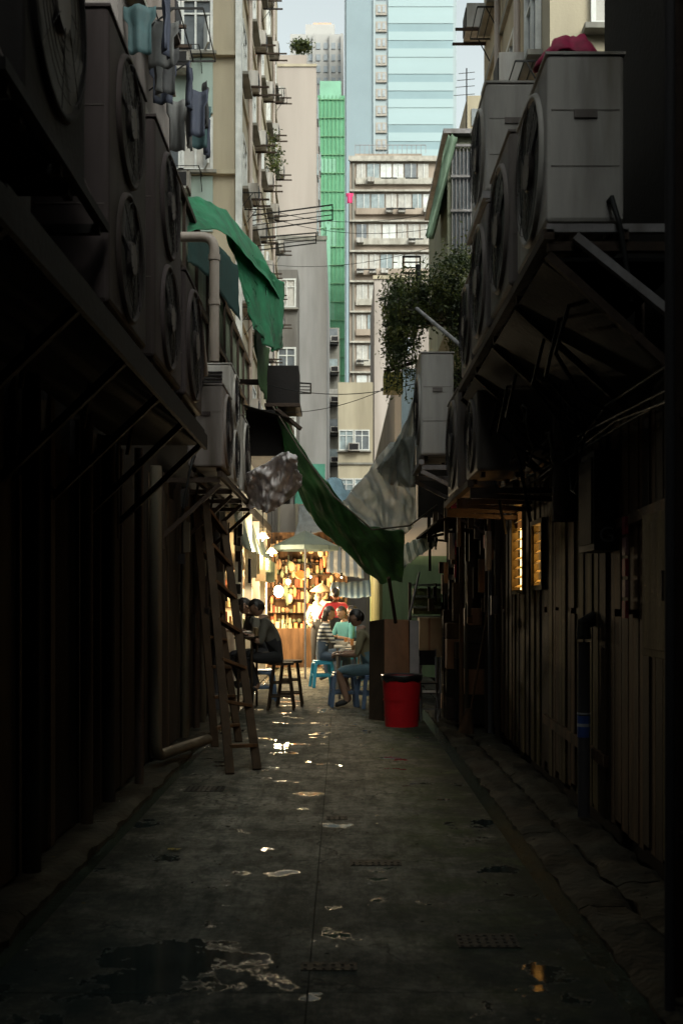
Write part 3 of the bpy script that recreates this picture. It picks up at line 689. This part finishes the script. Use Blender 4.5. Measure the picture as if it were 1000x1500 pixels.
b=B('rooftop_enclosure'); d=14
b.box(X(655,d),2.6,d,17,4.76,Z(200,d),mat('olive_sheet',(.17,.18,.12),.7,streak=True,stain=.5)); b.box(X(648,d),2.7,d-.1,17.1,Z(200,d)+.002,Z(193,d),steel)
for i in range(7): b.box(X(661+i*5.5,d),X(662.2+i*5.5,d),d-.03,d-.004,Z(372,d),Z(215,d),steel)
for py in(215,260,310,372): b.box(X(659,d),X(698,d),d-.05,d-.031,Z(py,d)-.015,Z(py,d)+.015,steel)
b.box(X(663,d),X(694,d),d-.0035,d,Z(365,d),Z(222,d),glass[0])
b.done()
loft('green_awning',[S(655,196,13.9),S(668,200,13.8),S(672,205,15)],[S(622,345,13.6),S(628,350,13.6),S(634,350,15)],mat('green_awning_canvas',(.15,.23,.15),.6,trans=.3),12,20,.05,41,4)

# ------------------------------------------------------------------ windows etc for buildings
def win(b,c,u,n,w,h,div=2,m=None,sill=True):
    c=Vector(c);u=Vector(u);n=Vector(n);z=Vector((0,0,1))
    b.obox(c+n*.012,u,n,w-.08,.02,h-.08,m or random.choice(glass))
    for s in(-1,1):
        b.obox(c+n*.04+u*s*(w/2-.03),u,n,.06,.07,h-.122,frame); b.obox(c+n*.042+z*s*(h/2-.03),u,n,w,.07,.06,frame)
    for i in range(1,div): b.obox(c+n*.038+u*(-w/2+w*i/div),u,n,.045,.05,h-.124,frame)
    b.obox(c+n*.034+z*h*.22,u,n,w-.124,.04,.04,frame)
    if sill: b.obox(c+n*.1-z*(h/2+.05),u,n,w+.2,.2,.07,conc)
def wac(b,c,u,n,m=None,w=.6,h=.42,dp=.45):
    c=Vector(c);u=Vector(u);n=Vector(n);z=Vector((0,0,1))
    b.obox(c+n*dp/2,u,n,w,dp,h,m or acw); b.obox(c+n*(dp+.008),u,n,w*.8,.015,h*.75,acdark)
    for s in(-1,1): b.obox(c+n*.3+u*s*w*.45-z*(h/2+.03),u,n,.04,.6,.04,rust)
def rack(b,c,u,n,w=1.2,dp=.9,m=None):
    c=Vector(c);u=Vector(u);n=Vector(n);m=m or wire
    A=c-u*w/2;C=c+u*w/2
    for p in(A,C): b.beam(p,p+n*dp,.022,.022,m); b.beam(p-Vector((0,0,.4)),p+n*dp*.6,.016,.016,m)
    for k in range(1,4): b.beam(A+n*dp*k/3,C+n*dp*k/3,.014,.014,m)
cloths=[mat('cloth_navy',(.025,.03,.05),.8),mat('cloth_black',(.02,.02,.022),.8),mat('cloth_grey',(.07,.07,.07),.8),mat('cloth_teal',(.02,.05,.055),.8),mat('cloth_pink',(.6,.04,.15),.8)]
def garment(b,c,u,w,h,m):
    c=Vector(c);u=Vector(u); n=Vector((0,0,1)).cross(u); sd=R(0,50)
    def fn(a,v):
        ww=w*(1 if v<.3 else .72); x=(a-.5)*ww
        return c+u*x+Vector((0,0,-v*h))+n*(.04*math.sin(a*9+sd)+.03*noise.noise(Vector((a*3,v*3,sd))))
    b.grid(fn,8,8,m)
FN=Vector((0,-1,0)); UX=Vector((1,0,0)); EX=Vector((1,0,0)); UY=Vector((0,1,0)); WX=Vector((-1,0,0))

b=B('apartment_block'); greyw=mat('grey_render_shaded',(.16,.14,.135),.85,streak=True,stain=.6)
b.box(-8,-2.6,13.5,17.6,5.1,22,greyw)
for fl in range(4):
    z=6.6+fl*2.9
    for y in(14.3,16.2):
        win(b,(-2.6,y,z),UY,EX,1.1,1.3); 
    wac(b,(-2.6,15.25,z-.4),UY,EX,acd); rack(b,(-2.6,14.6+.4*fl%1.5,z-.75),UY,EX,1.4,.9)
    for x in(-3.5,-5.2): win(b,(x,13.5,z),UX,FN,1.1,1.3)
    b.box(-8.02,-2.55,13.45,17.6,z+1.2,z+1.32,conc)
o=b.done()
b=B('hanging_laundry')
for i in range(14):
    y=13.8+i*.27; garment(b,(-2.6+R(.15,.7),y,R(8.4,8.9)),UY if i%2 else UX,R(.3,.45),R(.45,.8),random.choice(cloths[:4]))
garment(b,S(379,348,36),UX,.32,.5,cloths[4]); garment(b,S(512,283,80),UX,.5,.7,cloths[4])
b.done(solid=.004)
b=B('apartment_block'); d=27
x1=X(347,d); b.box(-8,x1,d,44,-.139,24,cream)
b.box(x1-.02,x1+.12,d-.12,d+.1,0,24.2,frame)
xm=X(312,d)
for fl in range(6):
    zc=Z(212,d)+(fl-2)*2.75
    b.box(-7.9,xm,d-.05,d-.002,zc+.72,zc+2.0,mint)
    b.box(-7.9,x1-.03,d-.14,d-.003,zc+2.03,zc+2.13,cream)
    win(b,(X(287,d),d,zc),UX,FN,.8,1.25); win(b,(X(245,d),d,zc),UX,FN,.8,1.25)
    b.beam((X(300,d),d-.05,zc-.3),(X(309,d),d-.5,zc-.3),.04,.6,frame)
    rack(b,(X(265,d),d,zc-.75),UX,FN,1.0,.7)
    wac(b,(X(262,d),d,zc-.95),UX,FN)
    for y in(28.5,31.5,34.8,38,41.5):
        win(b,(x1,y,zc),UY,EX,1.2,1.3); wac(b,(x1,y+1.2,zc-.3+R(-.2,.2)),UY,EX,None,.55,.38,.32); 
        if R(0,1)<.4: rack(b,(x1,y,zc-.8),UY,EX,1.2,R(.4,.6))
    b.box(x1+.001,x1+.06,27.2,44,zc+1.6,zc+1.7,cream)
for y in(29.7,33,40): b.path([(x1+.1,y,0),(x1+.1,y,24)],.06,pvc,8)
b.done()
b=B('rooftop_plants')
for i in range(8): leaves(b,(x1+.3,37+R(-1,1),Z(240,37)+R(-.5,.5)),(.25,.3,.3),60,.06)
for i in range(10): leaves(b,S(R(432,452),R(64,74),66),(.35,.5,.2),80,.10)
b.done()
b=B('concrete_tenement'); cg=mat('grey_concrete_blank',(.32,.305,.295),.85,streak=True,scale=1.0,stain=.5,var=.3,k=.82); d=46
b.box(-12,X(478,d),d,58,-.139,Z(352,d),cg); b.box(X(432,d),X(476,d),d-.1,d-.002,0,Z(680,d),mat('green_tile',(.05,.22,.15),.5))
b.box(-12,X(479,d),d-.05,d-.003,Z(352,d)+.002,Z(346,d),conc)
for k in range(5):
    zc=Z(420,d)-k*2.9; b.box(-8,X(425,d),d-.08,d-.004,zc-.6,zc+.6,soot if k%2 else glass[1])
b.box(-3,X(436,44),44,46-.1,Z(395,44)-8,Z(395,44),mat('dark_cement',(.13,.12,.11),.9,streak=True,stain=.5))
for k in range(3): win(b,(X(420,44),44,Z(430,44)-k*2.6),UX,FN,.7,1.1)
b.done()
b=B('beige_apartment_block'); bg=mat('beige_pink_render',(.44,.375,.33),.85,streak=True,scale=.6,stain=.2,var=.14,k=DK); d=64
b.box(-14,X(463,d),d,78,-.139,Z(70,d)-1,bg); b.box(-12,X(448,d),d+1,76,Z(70,d)-.999,Z(68,d),bg)
b.box(X(398,d),X(464,d),d-.06,d-.003,Z(98,d),Z(94,d),cream)
for y in(66,70,74):
    for k in range(8): b.box(X(463,d)+.001,X(463,d)+.08,y,y+1.2,Z(120,d)-k*3.2-1.2,Z(120,d)-k*3.2,glass[1])
b.done()
b=B('scaffold_net_tower'); gn=mat('green_scaffold_net',(.12,.34,.19),.8,var=.25,scale=.5,trans=.1); gn2=mat('green_scaffold_net_pale',(.19,.39,.27),.8,var=.2,scale=.5); bam=mat('bamboo',(.12,.27,.14),.8)
d=120; x0,x1=X(440,d),X(504,d); b.box(x0,x1,d,d+12,-.139,Z(140,d),gn)
z=0; k=0
while z<Z(145,d):
    b.box(x0,x1+.05,d-.15,d-.06,z,z+.08,bam)
    if k%4==0: b.box(x0+2,x1-R(.1,1.6),d-.05,d-.01,z,z+R(1.5,3),gn2)
    z+=1.9; k+=1
for i in range(12): xx=x0+(x1-x0)*i/11; b.box(xx,xx+.06,d-.2,d-.152,0,Z(140,d),bam)
b.box(X(478,d),X(484,d),d-.3,d-.21,0,Z(330,d),gn2)
b.done()
b=B('residential_high_rise'); d=300; ft=mat('far_tower_pale',(.5,.48,.46),.8,var=.1,scale=.1,k=.85); fw=mat('far_window',(.28,.31,.34),.4); pk=mat('penthouse_sunlit',(.62,.40,.28),.8)  # pale wall and window colours stand in for distance haze
b.box(X(425,d),X(503,d),d,d+25,-.139,Z(50,d),ft); b.box(X(447,d),X(490,d),d+2,d+20,Z(50,d)+.002,Z(30,d),ft); b.box(X(458,d),X(485,d),d+4,d+16,Z(30,d)+.002,Z(22,d),pk)  # warm sunlight is painted into the penthouse colour
z=6
while z<Z(60,d):
    for i,xx in enumerate((430,441,452,463,474,485,495)):
        b.box(X(xx,d),X(xx+6,d),d-.2,d-.01,z,z+1.6,fw)
    z+=3
for xx in(458,482,499): b.box(X(xx,d),X(xx+3,d),d-1.2,d-.21,0,Z(52,d),ft)
b.done()
b=B('glass_office_tower'); d=250
gl1=mat('curtain_wall_light',(.30,.39,.41),.45,var=.06,scale=.05,bump=0,spec=.3); gl2=mat('curtain_wall_dark',(.20,.285,.315),.4,var=.12,scale=.08,bump=0,spec=.3); sg=mat('tower_side_grey',(.28,.33,.35),.6,var=.08,scale=.2); sw=mat('tower_service_strip',(.33,.29,.25),.7); sgd=mat('tower_side_dark',(.21,.27,.30),.5,var=.1,scale=.1,spec=.3)
b.box(X(505,d),X(668,d),d,d+35,-.139,Z(-160,d),sg)
zt=Z(-160,d); z=8;k=0
while z<zt-4:
    b.box(X(568,d),X(663,d),d-.4,d-.02,z,z+1.75,gl2 if k%3 else gl1); b.box(X(568,d),X(663,d),d-.5,d-.02,z+1.752,z+3.6,gl1)
    b.box(X(550,d),X(566,d),d-.4,d-.02,z,z+2.2,sw); b.box(X(553,d),X(557,d),d-.5,d-.41,z+.5,z+1.9,fw); b.box(X(560,d),X(564,d),d-.5,d-.41,z+.5,z+1.9,fw)
    z+=3.62; k+=1
b.box(X(507,d),X(548,d),d-.5,d-.02,0,zt,sgd); b.box(X(546,d),X(549.5,d),d-.9,d-.02,0,zt,sg)
b.done()
b=B('mid_rise_apartment_block'); d=100; pkr=mat('pink_beige_render',(.45,.36,.29),.85,streak=True,scale=.5,stain=.45,var=.15,k=.78); bnd=mat('pale_band',(.5,.46,.40),.8,stain=.4,k=.76)
x0,x1=X(512,d),X(645,d); b.box(x0,x1,d,d+14,-.139,Z(232,d),pkr); b.box(X(520,d),X(620,d),d+2,d+12,Z(232,d)+.001,Z(212,d),pkr)
b.box(x0-.1,x1+.1,d-.3,d-.002,Z(236,d),Z(230,d),bnd)
k=0; z=Z(262,d)
while z>1:
    h=1.25; b.box(X(521,d),x1-.3,d-.35,d-.003,z-.55,z-.02,pkr if k%2 else bnd)
    x=X(522,d)
    while x<x1-1:
        w=R(.9,1.3); b.box(x,x+w-.12,d-.12,d-.02,z,z+h,random.choice(glass+[frame,glass[2]])); b.box(x+w/2-.03,x+w/2+.03,d-.18,d-.121,z,z+h,frame)
        if R(0,1)<.25: b.box(x,x+.6,d-.8,d-.36,z-.5,z-.1,acw)
        if R(0,1)<.2: b.box(x,x+R(.8,1.6),d-.9,d-.85,z-.3,z-.2,wire)
        x+=w
    b.box(x0,x1+.05,d-.4,d-.004,z+h+.15,z+h+.3,bnd)
    z-=2.6; k+=1
b.box(X(516,d),X(519,d),d-.2,d-.005,0,Z(240,d),conc)
b.done()
b=B('roof_railing'); 
for i in range(16): xx=X(520+i*7,d); b.box(xx,xx+.05,d+1.9,d+1.95,Z(212,d),Z(212,d)+.7,steel)
b.box(X(520,d),X(626,d),d+1.9,d+1.95,Z(212,d)+.7,Z(212,d)+.75,steel); b.done()
b=B('tenement_block'); d=70; pw=mat('pinkish_plaster',(.44,.38,.345),.85,streak=True,scale=.8,stain=.45,var=.2,k=.78)
b.box(X(548,d),X(640,d),d,d+10,-.139,Z(406,d),pw); b.box(X(546,d),X(640,d),d-.1,d-.002,Z(409,d),Z(404,d),cream)
for k in range(7):
    zc=Z(440,d)-k*2.8; b.box(X(590,d),X(600,d),d-.06,d-.003,zc-.5,zc+.5,fw); b.path([(X(585,d),d-.1,0),(X(585,d),d-.1,Z(410,d))],.06,pvc,6)
b.done()
b=B('tenement_block'); d=62
b.box(X(495,d),X(546,d),d,d+8,-.139,Z(560,d),cream)
for k in range(4):
    zc=Z(590,d)-k*2.6
    win(b,(X(507,d),d,zc-2),UX,FN,.8,1.1); win(b,(X(530,d),d,zc-2),UX,FN,.8,1.1); b.box(X(494,d),X(547,d),d-.1,d-.002,zc-3.3,zc-3.2,conc)
    wac(b,(X(518,d),d,zc-2.4),UX,FN)
b.done()
b=B('tenement_block'); d=85
b.box(X(478,d),X(497,d),d,d+8,-.139,Z(480,d),conc)
for k in range(9):
    zc=Z(492,d)-k*2.2; b.box(X(480,d),X(494,d),d-.08,d-.002,zc-.5,zc+.5,glass[k%3]); b.box(X(478,d),X(495,d),d-.9,d-.1,zc-.8,zc-.72,wire); wac(b,(X(490,d),d,zc-.3),UX,FN)
b.done()
b=B('apartment_block'); xl=2.6
b.box(xl,9,14.5,21.2,4.75,24,cream)
for fl in range(6):
    z=6.4+fl*2.85
    for y in(15.6,17.6,19.8):
        win(b,(xl,y,z),UY,WX,1.0,1.3); wac(b,(xl,y+.9,z-.35),UY,WX,None,.6,.42,.4); rack(b,(xl,y,z-.8),UY,WX,1.1,.35)
    win(b,(3.6,14.5,z),UX,FN,1.0,1.3); b.box(xl-.06,9,14.44,21.2,z+1.35,z+1.47,conc)
for y in(16.7,18.8): b.path([(xl-.08,y,4.8),(xl-.08,y,23)],.05,pvc,8)
b.done()
b=B('rooftop_shed'); d=40
b.box(X(684,d),8,d,d+6,-.139,Z(140,d),cream); b.box(X(690,d),X(700,d),d-.05,d-.002,Z(185,d),Z(160,d),glass[0]); b.done()
b=B('tv_antenna'); x=X(683,36)
b.cyl((x,36,Z(200,36)-6),(x,36,Z(100,36)),.02,.02,wire,6)
for k,py in enumerate((108,118,128,140)): b.beam((x-.25-.05*k,36,Z(py,36)),(x+.25,36,Z(py,36)+.05),.015,.015,wire)
b.box(x-.3,x+.4,36,37,Z(200,36)-6.2,Z(200,36)-6,conc); b.box(x-.3,x+.4,36,37,-.139,Z(200,36)-6.21,conc); b.done()
b=B('laundry_pole_rack')
def fr(px0,py0,px1,py1,px2,py2,px3,py3,d):
    P=[S(px0,py0,d),S(px1,py1,d-.0),S(px2,py2,d+.6),S(px3,py3,d+.6)]
    for i in range(4): b.beam(P[i],P[(i+1)%4],.03,.03,wire)
    for t in(.33,.66): b.beam(P[0].lerp(P[3],t),P[1].lerp(P[2],t),.02,.02,wire)
fr(352,318,487,300,487,322,352,340,30); fr(352,350,463,341,463,356,352,370,32); fr(590,376,615,376,615,400,590,400,20); fr(420,560,455,562,455,576,420,576,24)
b.done()
b=B('overhead_cable')
def cat(p,q,s,r=.01,n=14):
    p,q=Vector(p),Vector(q); b.path([p.lerp(q,i/n)-Vector((0,0,s*4*(i/n)*(1-i/n))) for i in range(n+1)],r,wire,4)
cat(S(347,300,29),S(660,330,24),.4,.006); cat(S(347,290,30),S(700,295,22),.5,.006); cat(S(345,380,29),S(640,360,25),.3,.006); cat(S(380,560,15),S(615,560,14),.15,.005); cat(S(370,600,15),S(620,540,13),.2,.004)
b.done()

# ------------------------------------------------------------------ people
skinm=mat('skin',(.36,.21,.14),.5,var=.1); hairm=mat('dark_hair',(.02,.014,.011),.45,var=.3,scale=40); eyem=mat('eye',(.02,.02,.02),.2)
def person(loc,yaw,seat=None,lean=.12,shirt=None,pants=None,shoes=None,hL=None,hR=None,sleeve=True,longp=True,headp=0.2,heady=0,hair=hairm,longhair=False,scale=1,hat=None,footz=0,kneew=.14,footy=.40):
    b=B('person'); V=Vector
    if seat is not None: pel=V((0,0,seat+.11))
    else: pel=V((0,0,.93))
    ax=V((0,math.sin(lean),math.cos(lean)))
    sp=pel+ax*.20; ch=pel+ax*.38+V((0,.0,0)); nb=pel+ax*.50; nk=nb+(ax*.5+V((0,math.sin(headp*.6),math.cos(headp*.6)))*.5)*.08
    sh={s:nb+V((s*.175,0,0))-ax*.045 for s in(-1,1)}
    hands={-1:V(hL) if hL else None,1:V(hR) if hR else None}
    vs=[pel,sp,ch,nb,nk]; rad=[.135,.125,.135,.075,.052]; ed=[(0,1),(1,2),(2,3),(3,4)]; segs=[(pel,sp,'p'),(sp,ch,'t'),(ch,nb,'t'),(nb,nk,'n')]
    wr={}
    for s in(-1,1):
        S0=sh[s]; W=hands[s] if hands[s] is not None else S0+V((s*.08,.05,-.52))
        d=W-S0; L1,L2=.29,.25; D=min(d.length,.535); dn=d.normalized(); W=S0+dn*D
        a=(L1*L1-L2*L2+D*D)/(2*D); hh=math.sqrt(max(0.0004,L1*L1-a*a))
        pole=V((s*.5,-.4,-.8)); pole=(pole-dn*pole.dot(dn)).normalized(); E=S0+dn*a+pole*hh
        i=len(vs); vs+=[S0,E,W]; rad+=[.066,.045,.03]; ed+=[(2,i),(i,i+1),(i+1,i+2)]; segs+=[(ch,S0,'t'),(S0,E,'u'),(E,W,'f')]
        wr[s]=(W,(W-E).normalized())
        hip=pel+V((s*.095,.02,-.05))
        if seat is not None:
            kn=V((s*(kneew+.02),.44,seat+.06)); an=V((s*kneew,footy,.09+footz)); 
        else:
            kn=V((s*.1,.03,.5)); an=V((s*.11,-.01,.09))
        to=an+V((s*.02,.17,-.05))
        i=len(vs); vs+=[hip,kn,an,to]; rad+=[.098,.062,.042,.035]; ed+=[(0,i),(i,i+1),(i+1,i+2),(i+2,i+3)]
        segs+=[(pel,hip,'p'),(hip,kn,'p'),(kn,an,'s'),(an,to,'o')]
    me=bpy.data.meshes.new('tmp'); me.from_pydata(vs,ed,[]); ob=bpy.data.objects.new('tmp',me); bpy.context.scene.collection.objects.link(ob)
    md=ob.modifiers.new('skin','SKIN'); md.use_smooth_shade=True
    for i,sv in enumerate(me.skin_vertices[0].data): sv.radius=(rad[i],rad[i]); sv.use_root=(i==0)
    ss=ob.modifiers.new('sub','SUBSURF'); ss.levels=2; ss.render_levels=2
    dg=bpy.context.evaluated_depsgraph_get(); ev=bpy.data.meshes.new_from_object(ob.evaluated_get(dg))
    M=Matrix.Translation(V(loc))@Matrix.Rotation(yaw,4,'Z')@Matrix.Scale(scale,4)
    def near(c):
        best=None
        for p,q,t in segs:
            dd=q-p; k=max(0,min(1,(c-p).dot(dd)/dd.dot(dd))); x=(p+dd*k-c).length
            if best is None or x<best[0]: best=(x,t,k)
        t,k=best[1],best[2]
        if t=='n': return skinm if k>.3 else shirt
        if t=='u': return shirt if (sleeve or k<.6) else skinm
        if t=='f': return shirt if sleeve=='long' else skinm
        if t=='s': return pants if longp and k<.9 else skinm
        if t=='o': return shoes
        if t=='p': return pants
        return shirt
    co=[v.co.copy() for v in ev.vertices]
    for p in ev.polygons: b.add([co[i] for i in p.vertices],[tuple(range(len(p.vertices)))],near(p.center),True)
    bpy.data.objects.remove(ob); 
    hm=Matrix.Rotation(heady,3,'Z')@Matrix.Rotation(-headp,3,'X'); hc=nk+hm@V((0,.025,.115))
    def hp(v): return hc+hm@V(v)
    b.ell(hc,(.074,.094,.112),skinm,18,14,hm); b.ell(hp((0,.022,-.055)),(.052,.062,.058),skinm,14,10,hm)
    b.cyl(hp((0,.086,.012)),hp((0,.108,-.022)),.008,.017,skinm,8); b.ell(hp((0,.103,-.024)),(.016,.014,.012),skinm,8,6,hm)
    for s in(-1,1):
        b.ell(hp((s*.03,.083,.008)),(.012,.008,.007),eyem,8,6,hm); b.ell(hp((s*.075,-.005,-.005)),(.012,.02,.03),skinm,8,8,hm); b.ell(hp((s*.03,.085,.026)),(.018,.006,.004),hair,8,4,hm)
    b.ell(hp((0,.082,-.052)),(.023,.008,.007),mat('lips',(.3,.1,.08),.5),8,6,hm)
    b.ell(hp((0,-.008,.012)),(.084,.103,.116),hair,20,16,hm,keep=lambda l:(l.z>.045 or l.y<.01 and l.z>-.06 or l.y<-.05))
    if longhair: b.ell(hp((0,-.055,-.07)),(.075,.055,.15),hair,14,12,hm)
    else: b.ell(hp((0,-.075,.0)),(.062,.045,.075),hair,12,8,hm)
    if hat:
        n=28; pts=[]
        for rr,zz in((.001,.21),(.1,.15),(.26,.045),(.255,.04),(.1,.14)):
            for i in range(n): t=2*math.pi*i/n; pts.append(hp((rr*math.cos(t),rr*math.sin(t),zz)))
        b.add(pts,[(q*n+i,q*n+(i+1)%n,(q+1)*n+(i+1)%n,(q+1)*n+i) for q in range(4) for i in range(n)],hat,True)
    for s in(-1,1):
        W,dn=wr[s]; side=dn.cross(V((0,0,1))); side=side.normalized() if side.length>.1 else V((0,1,0)); up=side.cross(dn).normalized()
        Mh=Matrix((side,dn,up)).transposed(); pc=W+dn*.045; b.ell(pc,(.04,.052,.017),skinm,12,8,Mh)
        for k,(o,L_) in enumerate(((-.03,.062),(-.01,.075),(.011,.072),(.03,.055))):
            p0=W+dn*.085+side*o; p1=p0+dn*L_*.5-up*.01; p2=p1+dn*L_*.3-up*L_*.3; p3=p2+dn*L_*.05-up*L_*.28
            b.path([p0-dn*.015,p0,p1,p2,p3],[.009,.009,.0085,.0075,.005],skinm,6)
        q0=W+dn*.03-side*s*.035; q1=q0-side*s*.03+dn*.025-up*.008; q2=q1+dn*.03-up*.015; b.path([q0,q1,q2],[.012,.010,.007],skinm,6)
    b.v=[tuple(M@Vector(v)) for v in b.v]
    return b.done()
greyS=mat('grey_tshirt',(.13,.12,.095),.9); jean=mat('denim',(.05,.08,.13),.9); blackp=mat('black_trousers',(.02,.02,.022),.9); shoe=mat('dark_shoes',(.03,.03,.03),.6); shoew=mat('pale_shoes',(.4,.4,.38),.6)
stripeS=mat('striped_shirt',(.6,.6,.58),.9,stripes=('Z',16,(.04,.05,.07),.5)); teal=mat('teal_shirt',(.1,.30,.31),.9); blus=mat('steel_blue_shirt',(.1,.25,.38),.9); reds=mat('red_shirt',(.55,.04,.05),.9); olive=mat('olive_shirt',(.25,.22,.13),.9); whs=mat('white_shirt',(.42,.38,.32),.9); straw=mat('straw_hat',(.42,.29,.15),.8,scale=20)
jl=mat('light_denim_shorts',(.13,.22,.26),.9); brh=mat('brown_hair',(.16,.09,.05),.5)
hp2=math.pi/2
person((X(410,15.5),15.5,0),hp2,.63,.42,greyS,blackp,shoe,(-.15,.42,1.0),(.15,.45,1.02),headp=.55,footz=.2,footy=.3)
person((X(385,16.6),16.6,0),hp2+.4,.63,.35,greyS,blackp,shoe,(-.15,.42,1.0),(.15,.4,1.0),headp=.5,footz=.2,footy=.3)
person((X(470,19.4),19.5,0),-hp2+.15,.45,.15,stripeS,jean,shoew,(-.12,.42,.78),(.12,.4,.76),sleeve='long',headp=.25,longhair=True)
person((X(510,21),21.2,0),math.pi*.75,.45,.2,teal,jean,shoe,(-.12,.4,.8),(.12,.4,.8),headp=.3)
person((X(526,21.6),21.6,0),math.pi*.55,.45,.15,blus,jean,shoe,(-.12,.4,.8),(.12,.4,.8),headp=.2)
person((X(545,15.6),15.75,0),hp2-.12,.45,.28,olive,jl,shoe,(-.14,.4,.72),(.14,.42,.74),headp=.35,longp=False,footy=.32)
person((X(466,24.2),24.2,0),math.pi,None,.05,whs,blackp,shoe,(-.2,.3,1.05),(.2,.3,1.05),headp=.2,scale=.93,hair=brh)
person((X(492,22.5),22.5,0),.2,None,.06,reds,blackp,shoe,(-.25,.3,1.2),(.3,.15,1.3),headp=.1,scale=.98)
person((X(473,25),24.9,0),math.pi*.9,None,.05,whs,jean,shoe,(-.2,.3,1.05),(.2,.3,1.05),headp=.1,scale=1.0,hat=straw)

# ------------------------------------------------------------------ sky, sun, camera
sc=bpy.context.scene
w=bpy.data.worlds.new('World'); sc.world=w; w.use_nodes=True; N=w.node_tree.nodes; L=w.node_tree.links
sky=N.new('ShaderNodeTexSky'); sky.sky_type='NISHITA'; sky.sun_disc=False
el=math.radians(40); rot=math.radians(150)
sky.sun_elevation=el; sky.sun_rotation=rot; sky.air_density=1.0; sky.dust_density=6; sky.ozone_density=1.0
hs=N.new('ShaderNodeHueSaturation'); hs.inputs['Saturation'].default_value=.22; hs.inputs['Value'].default_value=2.0
gm2=N.new('ShaderNodeMix'); gm2.data_type='RGBA'; gm2.blend_type='MULTIPLY'; gm2.inputs['Factor'].default_value=1; gm2.inputs['B'].default_value=(.955,1.03,.965,1)
L.new(sky.outputs[0],hs.inputs['Color']); L.new(hs.outputs[0],gm2.inputs['A']); L.new(gm2.outputs['Result'],N['Background'].inputs['Color']); N['Background'].inputs['Strength'].default_value=.15
sun=bpy.data.lights.new('sun','SUN'); sun.energy=.5; sun.angle=math.radians(18); sun.color=(1,.91,.80)
so=bpy.data.objects.new('sun',sun); sc.collection.objects.link(so)
pos=Vector((math.sin(rot)*math.cos(el),math.cos(rot)*math.cos(el),math.sin(el))); so.rotation_euler=(-pos).to_track_quat('-Z','Y').to_euler()
cam=bpy.data.cameras.new('camera'); co=bpy.data.objects.new('camera',cam); sc.collection.objects.link(co)
co.location=(0,0,H); co.rotation_euler=(math.pi/2,0,0)
cam.sensor_fit='VERTICAL'; cam.sensor_height=36; cam.sensor_width=24; cam.lens=F/1500*36; cam.shift_y=130/1500; cam.clip_end=3000
cam.dof.use_dof=True; cam.dof.focus_distance=14; cam.dof.aperture_fstop=4
sc.camera=co
sc.view_settings.view_transform='Standard'; sc.view_settings.look='None'; sc.view_settings.exposure=0
